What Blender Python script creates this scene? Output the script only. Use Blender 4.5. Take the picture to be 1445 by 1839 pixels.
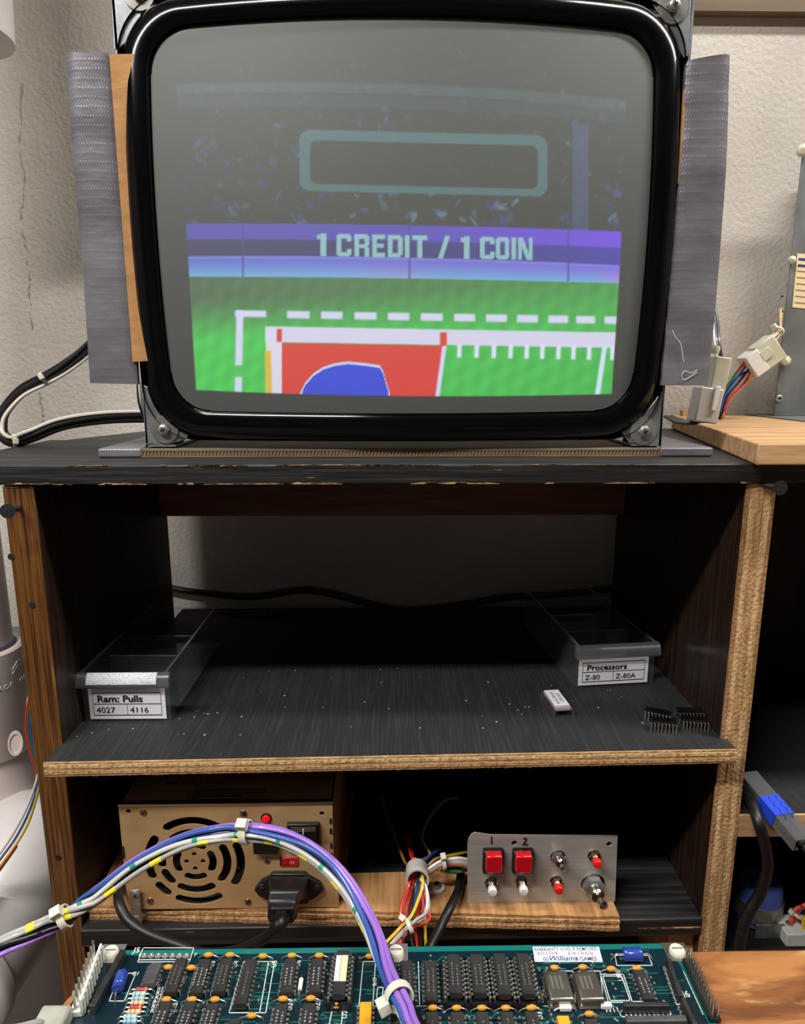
import bpy, bmesh, math, random
import numpy as np
from mathutils import Vector, Matrix

for _o in list(bpy.data.objects):
    bpy.data.objects.remove(_o)
SC = bpy.context.scene
COL = SC.collection
random.seed(4)
PI = math.pi

# ------------------------------------------------------------------ camera
F = 1213.0
CX, CY = 722.5, 919.5
PITCH, YAW = math.radians(11.6), math.radians(0.86)
CAM = np.array([0.0, 0.0, 1.3])
FW = np.array([math.sin(YAW)*math.cos(PITCH), math.cos(YAW)*math.cos(PITCH), -math.sin(PITCH)])
RT = np.array([math.cos(YAW), -math.sin(YAW), 0.0])
UP = np.cross(RT, FW)
cd = bpy.data.cameras.new('camera')
cam = bpy.data.objects.new('camera', cd)
COL.objects.link(cam)
cd.sensor_fit = 'HORIZONTAL'
cd.sensor_width = 36.0
cd.lens = 36.0*F/1445.0
cd.clip_start = 0.01
cd.clip_end = 50
mw = Matrix.Identity(4)
for i in range(3):
    mw[i][0] = RT[i]; mw[i][1] = UP[i]; mw[i][2] = -FW[i]; mw[i][3] = CAM[i]
cam.matrix_world = mw
SC.camera = cam

# ------------------------------------------------------------------ light
w = bpy.data.worlds.new('world'); SC.world = w
w.use_nodes = True
w.node_tree.nodes['Background'].inputs[0].default_value = (0.9, 0.95, 1.0, 1)
w.node_tree.nodes['Background'].inputs[1].default_value = 0.02
SC.view_settings.view_transform = 'Standard'
SC.view_settings.look = 'None'
SC.view_settings.exposure = 0.0
SC.view_settings.gamma = 1.0
SC.view_settings.use_curve_mapping = False

def area_light(name, loc, sx, sy, power, col, rz=0.0, spread=180):
    l = bpy.data.lights.new(name, 'AREA')
    l.shape = 'RECTANGLE'; l.size = sx; l.size_y = sy; l.energy = power; l.color = col
    l.spread = math.radians(spread)
    o = bpy.data.objects.new(name, l); COL.objects.link(o)
    o.location = loc; o.rotation_euler = (0, 0, rz)
    return o
LIGHTS = [((-0.72, -0.30, 2.335), 1.10, 0.10, 38.0, (1.0, 0.97, 0.92), 0.0),
          ((1.00, 0.20, 2.335), 1.10, 0.10, 27.0, (1.0, 0.96, 0.90), 0.0)]
for i, (lc, sx, sy, pw, lcol, rz) in enumerate(LIGHTS):
    area_light('shop_light_glow', lc, sx, sy, pw, lcol, rz)

# ------------------------------------------------------------------ pixel helpers
def ray(px, py):
    return FW + RT*(px-CX)/F - UP*(py-CY)/F
def oy(px, py, Y):
    d = ray(px, py); return Vector(CAM + d*(Y-CAM[1])/d[1])
def oz(px, py, Z):
    d = ray(px, py); return Vector(CAM + d*(Z-CAM[2])/d[2])
def ox(px, py, X):
    d = ray(px, py); return Vector(CAM + d*(X-CAM[0])/d[0])

# ------------------------------------------------------------------ materials
MATS = {}
def lin(c):
    return tuple(((v/255.0)/12.92 if v/255.0 <= 0.04045 else ((v/255.0+0.055)/1.055)**2.4) for v in c)

def mat(name, c, rough=0.5, metal=0.0, c2=None, vs=(20, 20, 20), vd=4.0, vc=(0.35, 0.65), bs=None, bstr=0.3, bdist=0.001, bd=4.0,
        coat=0.0, spec=0.5, emis=None, estr=0.0, c3=None, c3s=None, c3c=(0.6, 0.7), rough2=None, dist=0.0, trans=0.0):
    """colours are sRGB 0..255; c2 blends in by stretched noise, c3 are chips or specks"""
    m = bpy.data.materials.new(name); m.use_nodes = True
    nt = m.node_tree; N = nt.nodes; L = nt.links
    b = N['Principled BSDF']
    b.inputs['Base Color'].default_value = (*lin(c), 1)
    b.inputs['Roughness'].default_value = rough
    b.inputs['Metallic'].default_value = metal
    b.inputs['Specular IOR Level'].default_value = spec
    b.inputs['Coat Weight'].default_value = coat
    b.inputs['Coat Roughness'].default_value = 0.06
    b.inputs['Transmission Weight'].default_value = trans
    if emis:
        b.inputs['Emission Color'].default_value = (*lin(emis), 1)
        b.inputs['Emission Strength'].default_value = estr
    tc = N.new('ShaderNodeTexCoord')
    def noise(sc, det, dst=0.0):
        mp = N.new('ShaderNodeMapping'); mp.inputs['Scale'].default_value = sc
        L.new(tc.outputs['Object'], mp.inputs['Vector'])
        n = N.new('ShaderNodeTexNoise'); n.inputs['Scale'].default_value = 1.0
        n.inputs['Detail'].default_value = det; n.inputs['Distortion'].default_value = dst
        L.new(mp.outputs['Vector'], n.inputs['Vector'])
        return n.outputs['Fac']
    def ramp(src, lo, hi):
        r = N.new('ShaderNodeMapRange'); r.inputs['From Min'].default_value = lo; r.inputs['From Max'].default_value = hi
        L.new(src, r.inputs['Value']); return r.outputs['Result']
    colsock = None
    if c2 is not None:
        f = ramp(noise(vs, vd, dist), *vc)
        mx = N.new('ShaderNodeMix'); mx.data_type = 'RGBA'
        mx.inputs[6].default_value = (*lin(c), 1); mx.inputs[7].default_value = (*lin(c2), 1)
        L.new(f, mx.inputs[0]); colsock = mx.outputs[2]
        if rough2 is not None:
            mr = N.new('ShaderNodeMapRange'); mr.inputs['To Min'].default_value = rough; mr.inputs['To Max'].default_value = rough2
            L.new(f, mr.inputs['Value']); L.new(mr.outputs['Result'], b.inputs['Roughness'])
    if c3 is not None:
        f = ramp(noise(c3s, 5.0), *c3c)
        mx = N.new('ShaderNodeMix'); mx.data_type = 'RGBA'
        if colsock: L.new(colsock, mx.inputs[6])
        else: mx.inputs[6].default_value = (*lin(c), 1)
        mx.inputs[7].default_value = (*lin(c3), 1)
        L.new(f, mx.inputs[0]); colsock = mx.outputs[2]
    if colsock: L.new(colsock, b.inputs['Base Color'])
    if bs is not None:
        bp = N.new('ShaderNodeBump'); bp.inputs['Strength'].default_value = bstr; bp.inputs['Distance'].default_value = bdist
        L.new(noise(bs, bd), bp.inputs['Height']); L.new(bp.outputs['Normal'], b.inputs['Normal'])
    MATS[name] = m
    return m

def clear_mat(name, tint=(235, 238, 240), gloss=0.12, rough=0.05, haze=0.05):
    m = bpy.data.materials.new(name); m.use_nodes = True
    nt = m.node_tree; N = nt.nodes; L = nt.links
    for n in list(N): N.remove(n)
    out = N.new('ShaderNodeOutputMaterial')
    tr = N.new('ShaderNodeBsdfTransparent'); tr.inputs[0].default_value = (*lin(tint), 1)
    gl = N.new('ShaderNodeBsdfGlossy'); gl.inputs['Roughness'].default_value = rough; gl.inputs[0].default_value = (0.9, 0.92, 0.95, 1)
    df = N.new('ShaderNodeBsdfDiffuse'); df.inputs[0].default_value = (0.7, 0.72, 0.75, 1)
    lw_ = N.new('ShaderNodeLayerWeight'); lw_.inputs['Blend'].default_value = 0.5
    pw_ = N.new('ShaderNodeMath'); pw_.operation = 'POWER'; pw_.inputs[1].default_value = 5.0; L.new(lw_.outputs['Facing'], pw_.inputs[0])
    fr = N.new('ShaderNodeMath'); fr.operation = 'MULTIPLY'; fr.inputs[1].default_value = 0.8; L.new(pw_.outputs[0], fr.inputs[0])
    ad = N.new('ShaderNodeMath'); ad.operation = 'ADD'; ad.inputs[1].default_value = gloss
    L.new(fr.outputs[0], ad.inputs[0])
    m1 = N.new('ShaderNodeMixShader'); m2 = N.new('ShaderNodeMixShader'); m2.inputs[0].default_value = haze
    L.new(ad.outputs[0], m1.inputs[0]); L.new(tr.outputs[0], m1.inputs[1]); L.new(gl.outputs[0], m1.inputs[2])
    L.new(m1.outputs[0], m2.inputs[1]); L.new(df.outputs[0], m2.inputs[2]); L.new(m2.outputs[0], out.inputs[0])
    MATS[name] = m
    return m

M = MATS
mat('plaster', (204, 198, 189), 0.9, c2=(180, 173, 164), vs=(5, 5, 5), vd=6, bs=(210, 210, 210), bstr=0.55, bdist=0.0022, bd=5,
    c3=(140, 132, 122), c3s=(28, 28, 28), c3c=(0.72, 0.78))
mat('ceiling_paint', (205, 202, 196), 0.9, bs=(80, 80, 80), bstr=0.2)
mat('room_wall', (118, 114, 110), 0.9, bs=(60, 60, 60), bstr=0.2)
mat('concrete', (120, 116, 110), 0.9, c2=(95, 92, 88), vs=(8, 8, 8), bs=(100, 100, 100))
mat('black_top', (27, 27, 28), 0.5, c2=(62, 62, 62), vs=(9, 260, 60), vd=6, vc=(0.45, 0.8), bs=(14, 420, 200), bstr=0.3, bdist=0.0006,
    c3=(150, 118, 80), c3s=(35, 420, 420), c3c=(0.76, 0.82))
mat('black_edge', (18, 18, 19), 0.5, c2=(44, 43, 42), vs=(14, 100, 330), vd=7, vc=(0.45, 0.75), bs=(16, 200, 420), bstr=0.6, bdist=0.0012,
    c3=(160, 122, 78), c3s=(40, 500, 520), c3c=(0.71, 0.76))
mat('bare_chip', (186, 140, 88), 0.8, c2=(70, 50, 32), vs=(120, 300, 300), vc=(0.4, 0.6), bs=(200, 500, 500), bstr=0.6)
mat('black_shelf', (30, 31, 33), 0.62, c2=(50, 51, 52), vs=(900, 26, 40), vd=5, vc=(0.45, 0.80), bs=(1000, 30, 60), bstr=0.5, bdist=0.0006,
    c3=(190, 186, 165), c3s=(330, 260, 200), c3c=(0.775, 0.80))
mat('ply_edge', (196, 158, 110), 0.8, c2=(150, 112, 72), vs=(45, 120, 480), vd=5, vc=(0.4, 0.68), bs=(330, 300, 520), bstr=0.75, bdist=0.0016,
    c3=(96, 66, 40), c3s=(60, 120, 430), c3c=(0.66, 0.74))
for nm, ca, cb in (('ply_light', (214, 180, 132), (176, 138, 92)), ('ply_mid', (190, 148, 100), (158, 118, 76)), ('ply_dark', (172, 128, 84), (136, 98, 62))):
    mat(nm, ca, 0.8, c2=cb, vs=(380, 200, 60), vd=5, vc=(0.4, 0.66), bs=(520, 400, 380), bstr=0.8, bdist=0.0016, c3=(110, 76, 46), c3s=(420, 200, 130), c3c=(0.68, 0.76))
mat('stain_edge', (112, 70, 28), 0.42, c2=(58, 32, 11), vs=(560, 300, 12), vd=5, vc=(0.4, 0.62), bs=(420, 300, 12), bstr=0.45, bdist=0.0008,
    c3=(150, 104, 56), c3s=(500, 300, 16), c3c=(0.6, 0.72), coat=0.15)
mat('stain_dark', (46, 27, 14), 0.5, c2=(22, 12, 7), vs=(100, 240, 9), vd=6, vc=(0.4, 0.62), bs=(100, 420, 14), bstr=0.35, bdist=0.0007,
    c3=(92, 62, 36), c3s=(100, 520, 14), c3c=(0.66, 0.78))
mat('rail_wood', (126, 78, 44), 0.6, c2=(94, 54, 28), vs=(14, 100, 160), vd=5, bs=(20, 200, 300), bstr=0.3)
mat('bench_wood', (172, 116, 66), 0.42, c2=(108, 64, 34), vs=(13, 70, 60), vd=9, vc=(0.38, 0.62), dist=0.8, bs=(60, 330, 300), bstr=0.35, bdist=0.0008,
    c3=(194, 148, 94), c3s=(45, 160, 80), c3c=(0.60, 0.80), coat=0.12)
mat('bench_edge', (128, 84, 46), 0.7, c2=(70, 42, 22), vs=(20, 60, 300), bs=(60, 200, 400), bstr=0.5)
mat('tan_board', (198, 160, 116), 0.7, c2=(166, 126, 86), vs=(12, 130, 90), vd=6, vc=(0.4, 0.66), bs=(30, 330, 260), bstr=0.4, bdist=0.0008,
    c3=(120, 84, 54), c3s=(16, 190, 160), c3c=(0.68, 0.8))
mat('plank_face', (186, 140, 90), 0.7, c2=(150, 104, 62), vs=(190, 14, 60), vd=6, vc=(0.4, 0.66), bs=(420, 30, 200), bstr=0.4, bdist=0.0008)
mat('trim_wood', (122, 104, 84), 0.8, c2=(104, 88, 72), vs=(8, 30, 60))
mat('crack', (158, 149, 139), 0.9)
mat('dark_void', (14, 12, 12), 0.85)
mat('tape', (132, 131, 138), 0.36, 0.35, c2=(104, 99, 107), vs=(14, 14, 40), vd=3, bs=(36, 36, 90), bstr=0.35, bdist=0.0014, bd=3)
mat('cardboard', (186, 138, 86), 0.85, c2=(168, 122, 74), vs=(60, 60, 160), bs=(200, 200, 420), bstr=0.2)
mat('card_brown', (128, 94, 58), 0.9)
mat('card_grey', (116, 104, 88), 0.85, c2=(96, 86, 74), vs=(30, 60, 60))
mat('gloss_black', (5, 5, 7), 0.13, spec=0.28)
mat('black_plastic', (18, 18, 19), 0.42, c2=(36, 36, 36), vs=(300, 300, 300), vc=(0.6, 0.85))
mat('chip_black', (34, 34, 36), 0.45, c2=(46, 46, 47), vs=(160, 160, 160), bs=(900, 900, 900), bstr=0.15)
mat('chip_grey', (62, 63, 66), 0.5, c2=(76, 76, 78), vs=(160, 160, 160))
mat('chip_print', (140, 140, 136), 0.6)
mat('chip_print_dim', (96, 92, 84), 0.6)
mat('rubber', (16, 16, 17), 0.45, c2=(34, 34, 34), vs=(200, 200, 200), vc=(0.55, 0.8))
mat('galvanised', (168, 172, 178), 0.38, 0.75, c2=(140, 144, 150), vs=(60, 60, 60), bs=(140, 140, 140), bstr=0.12)
mat('zinc', (172, 170, 166), 0.35, 0.7, c2=(140, 136, 130), vs=(90, 90, 90))
mat('dark_screw', (74, 76, 80), 0.35, 0.8)
mat('chrome', (214, 212, 206), 0.14, 1.0)
mat('nickel', (190, 180, 162), 0.2, 1.0)
mat('tin', (196, 194, 188), 0.3, 0.9)
mat('psu_plate', (214, 178, 130), 0.38, 0.45, c2=(198, 160, 112), vs=(40, 40, 40), vd=3, bs=(500, 40, 500), bstr=0.05)
mat('plate_edge', (210, 190, 160), 0.25, 0.9)
mat('brushed', (184, 180, 174), 0.42, 0.35, c2=(168, 164, 158), vs=(10, 100, 420), vd=3, vc=(0.4, 0.7))
mat('grey_case', (126, 130, 130), 0.55, 0.35, c2=(104, 108, 108), vs=(30, 30, 30), vd=5)
mat('red_cap', (188, 14, 28), 0.28, coat=0.6)
mat('red_button', (222, 34, 28), 0.35)
mat('white_button', (226, 224, 220), 0.35)
mat('red_led', (190, 10, 26), 0.2, emis=(255, 16, 40), estr=0.5)
mat('red_switch', (190, 26, 40), 0.4)
mat('paper', (226, 224, 230), 0.8)
mat('paper_dust', (206, 207, 214), 0.8, c2=(178, 180, 190), vs=(700, 700, 700), vc=(0.5, 0.6))
mat('paper_cream', (226, 204, 162), 0.8)
mat('ink', (20, 20, 22), 0.7)
mat('ink_blue', (30, 48, 120), 0.7)
mat('ink_grey', (120, 120, 116), 0.8)
mat('label_yellow', (210, 160, 70), 0.6, c2=(124, 90, 36), vs=(30, 30, 30))
mat('label_brown', (180, 130, 72), 0.6)
mat('pvc', (214, 201, 195), 0.35, c2=(200, 187, 181), vs=(14, 14, 14), vd=5, bs=(200, 200, 200), bstr=0.08)
mat('pvc_white', (226, 222, 222), 0.35, c2=(206, 200, 198), vs=(14, 14, 14), vd=5, c3=(120, 104, 80), c3s=(60, 60, 60), c3c=(0.74, 0.8))
mat('glue_purple', (60, 56, 84), 0.4)
mat('pipe_grey', (112, 116, 120), 0.5)
mat('nylon', (222, 220, 204), 0.4, c2=(206, 202, 182), vs=(90, 90, 90))
mat('nylon_clear', (216, 214, 210), 0.3, trans=0.25)
mat('connector', (214, 214, 196), 0.4, c2=(196, 196, 172), vs=(60, 60, 60), trans=0.1)
mat('connector_white', (226, 226, 224), 0.4)
mat('plug_grey', (170, 170, 160), 0.5, c2=(150, 150, 140), vs=(90, 90, 90))
mat('header_white', (216, 218, 210), 0.45)
mat('pcb', (10, 40, 48), 0.28, c2=(8, 30, 42), vs=(60, 60, 60), coat=0.4)
mat('pcb_strip', (20, 106, 100), 0.3, coat=0.4)
mat('trace', (22, 98, 86), 0.32, coat=0.3)
mat('silk', (206, 210, 206), 0.6)
mat('solder', (190, 190, 184), 0.3, 0.8)
mat('cap_yellow', (206, 142, 40), 0.4)
mat('net_yellow', (220, 160, 36), 0.45)
mat('cap_blue', (40, 66, 150), 0.25, coat=0.4)
mat('can_metal', (156, 150, 140), 0.3, 0.85, c2=(136, 130, 122), vs=(60, 60, 60))
mat('ceramic', (228, 226, 220), 0.35)
mat('ceramic_chip', (160, 148, 150), 0.5)
mat('blue_tape', (24, 66, 206), 0.7)
mat('blue_can', (70, 92, 160), 0.35)
mat('blue_jacket', (34, 44, 86), 0.5)
clear_mat('clear_plastic', (247, 248, 249), 0.04, 0.06, 0.02)
clear_mat('tube_plastic', (225, 228, 230), 0.05, 0.25, 0.07)
clear_mat('clear_thick', (238, 240, 242), 0.20, 0.12, 0.05)
def tape_mat():
    m = M['tape']; N = m.node_tree.nodes; L = m.node_tree.links
    b = N['Principled BSDF']; tc = N.new('ShaderNodeTexCoord')
    sep = N.new('ShaderNodeSeparateXYZ'); L.new(tc.outputs['Object'], sep.inputs[0])
    nz = N.new('ShaderNodeTexNoise'); nz.inputs['Scale'].default_value = 60.0; L.new(tc.outputs['Object'], nz.inputs['Vector'])
    def wave(sock, k, jit):
        a = N.new('ShaderNodeMath'); a.operation = 'MULTIPLY_ADD'; a.inputs[1].default_value = jit; L.new(nz.outputs['Fac'], a.inputs[0])
        q = N.new('ShaderNodeMath'); q.operation = 'MULTIPLY'; q.inputs[1].default_value = k; L.new(sock, q.inputs[0]); L.new(q.outputs[0], a.inputs[2])
        s = N.new('ShaderNodeMath'); s.operation = 'SINE'; L.new(a.outputs[0], s.inputs[0])
        c = N.new('ShaderNodeMapRange'); c.inputs['From Min'].default_value = 0.2; L.new(s.outputs[0], c.inputs['Value']); return c.outputs['Result']
    z = wave(sep.outputs['Z'], 2*PI/0.0055, 1.6); x = wave(sep.outputs['X'], 2*PI/0.0019, 0.0)
    mu = N.new('ShaderNodeMath'); mu.operation = 'MULTIPLY'; L.new(z, mu.inputs[0]); L.new(x, mu.inputs[1])
    bp = N.new('ShaderNodeBump'); bp.inputs['Strength'].default_value = 0.45; bp.inputs['Distance'].default_value = 0.0003
    L.new(mu.outputs[0], bp.inputs['Height'])
    old = b.inputs['Normal'].links[0].from_socket; L.new(old, bp.inputs['Normal']); L.new(bp.outputs['Normal'], b.inputs['Normal'])
tape_mat()
WIRE = {'blue': (52, 84, 160), 'navy': (30, 40, 92), 'purple': (146, 106, 196), 'grey': (168, 168, 164), 'ltgrey': (196, 196, 190), 'black': (16, 16, 18),
        'red': (206, 40, 36), 'orange': (220, 92, 62), 'yellow': (228, 190, 44), 'white': (228, 220, 208), 'brown': (118, 78, 62), 'green': (40, 110, 70),
        'pink': (222, 92, 128), 'tan': (206, 172, 120), 'dkyellow': (150, 110, 40), 'dkred': (130, 26, 26)}
for k, v in WIRE.items():
    mat('wire_'+k, v, 0.38, coat=0.15)
mat('band_yellow', (232, 214, 50), 0.45); mat('band_green', (46, 150, 116), 0.45)

# ------------------------------------------------------------------ mesh builder
class MB:
    def __init__(s): s.v = []; s.f = []; s.smooth = []
    def add(s, vs, fs, smooth=False):
        o = len(s.v)
        s.v += [tuple(p) for p in vs]
        s.f += [tuple(o+i for i in f) for f in fs]
        s.smooth += [smooth]*len(fs)
        return s
    def box(s, x0, x1, y0, y1, z0, z1, mtx=None):
        vs = [Vector((x, y, z)) for z in (z0, z1) for y in (y0, y1) for x in (x0, x1)]
        if mtx is not None: vs = [mtx @ p for p in vs]
        return s.add(vs, [(0, 2, 3, 1), (4, 5, 7, 6), (0, 1, 5, 4), (2, 6, 7, 3), (0, 4, 6, 2), (1, 3, 7, 5)])
    def cbox(s, c, sz, mtx=None):
        return s.box(c[0]-sz[0]/2, c[0]+sz[0]/2, c[1]-sz[1]/2, c[1]+sz[1]/2, c[2]-sz[2]/2, c[2]+sz[2]/2, mtx)
    def prism(s, pts, vec):
        """closed polygon (list of Vectors) swept by vec"""
        n = len(pts); vec = Vector(vec)
        vs = [Vector(p) for p in pts] + [Vector(p)+vec for p in pts]
        fs = [tuple(range(n)), tuple(range(2*n-1, n-1, -1))]
        fs += [(i, i+n, (i+1) % n+n, (i+1) % n) for i in range(n)]
        return s.add(vs, fs)
    def tube(s, path, r, n=8, caps=True, rads=None):
        path = [Vector(p) for p in path]; m = len(path)
        prev = None; vs = []
        for i, p in enumerate(path):
            t = (path[min(i+1, m-1)]-path[max(i-1, 0)])
            if t.length < 1e-9: t = Vector((0, 0, 1))
            t.normalize()
            if prev is None:
                a = Vector((0, 0, 1)) if abs(t.z) < 0.9 else Vector((0, 1, 0))
                nrm = (a - t*a.dot(t)).normalized()
            else:
                nrm = (prev - t*prev.dot(t)).normalized()
            prev = nrm; bn = t.cross(nrm)
            rr = rads[i] if rads else r
            for k in range(n):
                a = 2*PI*k/n
                vs.append(p + (nrm*math.cos(a)+bn*math.sin(a))*rr)
        fs = []
        for i in range(m-1):
            for k in range(n):
                fs.append((i*n+k, i*n+(k+1) % n, (i+1)*n+(k+1) % n, (i+1)*n+k))
        s.add(vs, fs, True)
        if caps:
            o = len(s.v)-len(vs)
            s.f.append(tuple(o+k for k in range(n-1, -1, -1))); s.smooth.append(False)
            s.f.append(tuple(o+(m-1)*n+k for k in range(n))); s.smooth.append(False)
        return s
    def lathe(s, prof, c, axis=(0, 0, 1), n=20, sx=1.0):
        """prof: list of (radius, height along axis)"""
        c = Vector(c); ax = Vector(axis).normalized()
        a = Vector((1, 0, 0)) if abs(ax.x) < 0.9 else Vector((0, 1, 0))
        u = (a-ax*a.dot(ax)).normalized(); v = ax.cross(u)
        vs = []
        for (r, h) in prof:
            for k in range(n):
                t = 2*PI*k/n
                vs.append(c+ax*h+(u*math.cos(t)*sx+v*math.sin(t))*r)
        fs = []
        for i in range(len(prof)-1):
            for k in range(n):
                fs.append((i*n+k, i*n+(k+1) % n, (i+1)*n+(k+1) % n, (i+1)*n+k))
        s.add(vs, fs, True)
        o = len(s.v)-len(vs)
        if prof[0][0] > 1e-6:
            s.f.append(tuple(o+k for k in range(n-1, -1, -1))); s.smooth.append(False)
        if prof[-1][0] > 1e-6:
            s.f.append(tuple(o+(len(prof)-1)*n+k for k in range(n))); s.smooth.append(False)
        return s
    def mesh(s, name, m, org=(0, 0, 0)):
        me = bpy.data.meshes.new(name)
        ox_, oy_, oz_ = org
        me.from_pydata([(a-ox_, b-oy_, c-oz_) for a, b, c in s.v], [], s.f)
        me.polygons.foreach_set('use_smooth', s.smooth)
        bm = bmesh.new(); bm.from_mesh(me)
        bmesh.ops.recalc_face_normals(bm, faces=bm.faces)
        bm.to_mesh(me); bm.free()
        if any(s.smooth): me.set_sharp_from_angle(angle=math.radians(40))
        me.materials.append(M[m] if isinstance(m, str) else m)
        return me
    def build(s, name, m, parent=None, bevel=0.0, seg=2, loc=None):
        return link(name, s.mesh(name, m, origin_of(parent) if parent else (loc or (0, 0, 0))), parent, bevel, seg, loc if not parent else None)

def origin_of(o):
    p = Vector((0, 0, 0))
    while o is not None:
        p = p + o.location; o = o.parent
    return p
def link(name, me, parent=None, bevel=0.0, seg=2, loc=None):
    o = bpy.data.objects.new(name, me); COL.objects.link(o)
    if parent: o.parent = parent
    if loc is not None: o.location = loc
    if bevel:
        md = o.modifiers.new('bevel', 'BEVEL'); md.width = bevel; md.segments = seg; md.limit_method = 'ANGLE'; md.angle_limit = math.radians(40)
        for p in me.polygons: p.use_smooth = True
        me.set_sharp_from_angle(angle=math.radians(35))
    return o
def thing(name, loc, label, cat, group=None):
    o = bpy.data.objects.new(name, None); COL.objects.link(o)
    o.location = loc; o.empty_display_size = 0.02
    return tag(o, label, cat, group)
def tag(o, label, cat, group=None):
    o['label'] = label; o['category'] = cat
    if group: o['group'] = group
    return o
def struct(o):
    o['kind'] = 'structure'; return o
def dup(o, parent=None, loc=None, rz=None):
    c = o.copy(); COL.objects.link(c); c.parent = parent
    if loc is not None: c.location = loc
    if rz is not None: c.rotation_euler[2] = rz
    for ch in list(o.children): dup(ch, c)
    return c

def spline(pts, k=8):
    P = [Vector(p) for p in pts]; out = []
    for i in range(len(P)-1):
        p0 = P[max(i-1, 0)]; p1 = P[i]; p2 = P[i+1]; p3 = P[min(i+2, len(P)-1)]
        for j in range(k):
            t = j/k
            out.append(0.5*((2*p1)+(p2-p0)*t+(2*p0-5*p1+4*p2-p3)*t*t+(3*p1-p0-3*p2+p3)*t**3))
    out.append(P[-1]); return out

def curve_mesh(name, splines, depth, mtx, m, org, bev=0.0):
    """flat shape with holes: list of closed 2-D outlines, extruded; mtx places it"""
    cu = bpy.data.curves.new(name, 'CURVE'); cu.dimensions = '2D'; cu.fill_mode = 'BOTH'; cu.extrude = depth/2
    for pts in splines:
        sp = cu.splines.new('POLY'); sp.points.add(len(pts)-1)
        for q, (a, b) in zip(sp.points, pts): q.co = (a, b, 0, 1)
        sp.use_cyclic_u = True
    return _conv(name, cu, mtx, m, org)
def _conv(name, cu, mtx, m, org):
    ob = bpy.data.objects.new(name, cu); COL.objects.link(ob)
    dg = bpy.context.evaluated_depsgraph_get()
    me = bpy.data.meshes.new_from_object(ob.evaluated_get(dg))
    bpy.data.objects.remove(ob); bpy.data.curves.remove(cu)
    me.transform(Matrix.Translation(-Vector(org)) @ mtx)
    me.materials.clear(); me.materials.append(M[m]); me.name = name
    return me
def text(name, body, size, mtx, m, parent, bold=0.0, align='LEFT', xs=1.0, spacing=1.0, extrude=0.0, shear=0.0):
    cu = bpy.data.curves.new(name, 'FONT'); cu.body = body; cu.size = size; cu.offset = bold*size; cu.align_x = align
    cu.space_character = spacing; cu.extrude = extrude; cu.resolution_u = 3; cu.shear = shear
    me = _conv(name, cu, mtx @ Matrix.Diagonal((xs, 1, 1, 1)), m, origin_of(parent))
    return link(name, me, parent)
def frame3(o, x, y):
    x = Vector(x).normalized(); y = Vector(y); z = x.cross(y).normalized(); y = z.cross(x)
    return Matrix(((x.x, y.x, z.x, o[0]), (x.y, y.y, z.y, o[1]), (x.z, y.z, z.z, o[2]), (0, 0, 0, 1)))
def facing(o):          # upright, facing the camera side (-Y)
    return frame3(o, (1, 0, 0), (0, 0, 1))
def flat_on(o, rz=0.0):  # lying on a horizontal surface, read from -Y
    return frame3(o, (math.cos(rz), math.sin(rz), 0), (-math.sin(rz), math.cos(rz), 0))
def plate_px(mb, pts, Y, th):
    return mb.prism([oy(a, b, Y) for a, b in pts], (0, th, 0))
def circ(cx, cy, r, n=20):
    return [(cx+r*math.cos(2*PI*i/n), cy+r*math.sin(2*PI*i/n)) for i in range(n)]
def slot(cx, cy, r0, r1, a0, a1, n=14):
    a0 = math.radians(a0); a1 = math.radians(a1); out = []
    rm = (r0+r1)/2; h = (r1-r0)/2
    for i in range(n+1):
        a = a0+(a1-a0)*i/n; out.append((cx+r1*math.cos(a), cy+r1*math.sin(a)))
    for i in range(1, 6):
        t = PI*i/6; px, py = rm+h*math.cos(t), h*math.sin(t)
        out.append((cx+px*math.cos(a1)-py*math.sin(a1), cy+px*math.sin(a1)+py*math.cos(a1)))
    for i in range(n+1):
        a = a1+(a0-a1)*i/n; out.append((cx+r0*math.cos(a), cy+r0*math.sin(a)))
    for i in range(1, 6):
        t = PI+PI*i/6; px, py = rm+h*math.cos(t), h*math.sin(t)
        out.append((cx+px*math.cos(a0)-py*math.sin(a0), cy+px*math.sin(a0)+py*math.cos(a0)))
    return out

def screw_head(parent, c, r, m='zinc', axis=(0, -1, 0), name='screw', rot=0.3, h=0.35):
    """round head with a cross recess"""
    c = Vector(c); ax = Vector(axis).normalized()
    o = MB().lathe([(r, 0), (r*0.96, r*h*0.5), (r*0.72, r*h), (0.0, r*h*1.05)], c, ax, 18).build(name, m, parent)
    a = Vector((1, 0, 0)) if abs(ax.x) < 0.9 else Vector((0, 1, 0))
    u = (a-ax*a.dot(ax)).normalized(); v = ax.cross(u)
    cr = MB()
    for k in (0, 1):
        t = rot+k*PI/2; d = u*math.cos(t)+v*math.sin(t); e = u*-math.sin(t)+v*math.cos(t)
        q = c+ax*(r*h*0.9)
        cr.prism([q+d*r*0.5+e*r*0.1, q-d*r*0.5+e*r*0.1, q-d*r*0.5-e*r*0.1, q+d*r*0.5-e*r*0.1], ax*(r*0.18))
    cr.build('cross_recess', 'ink', o)
    return o

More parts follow.
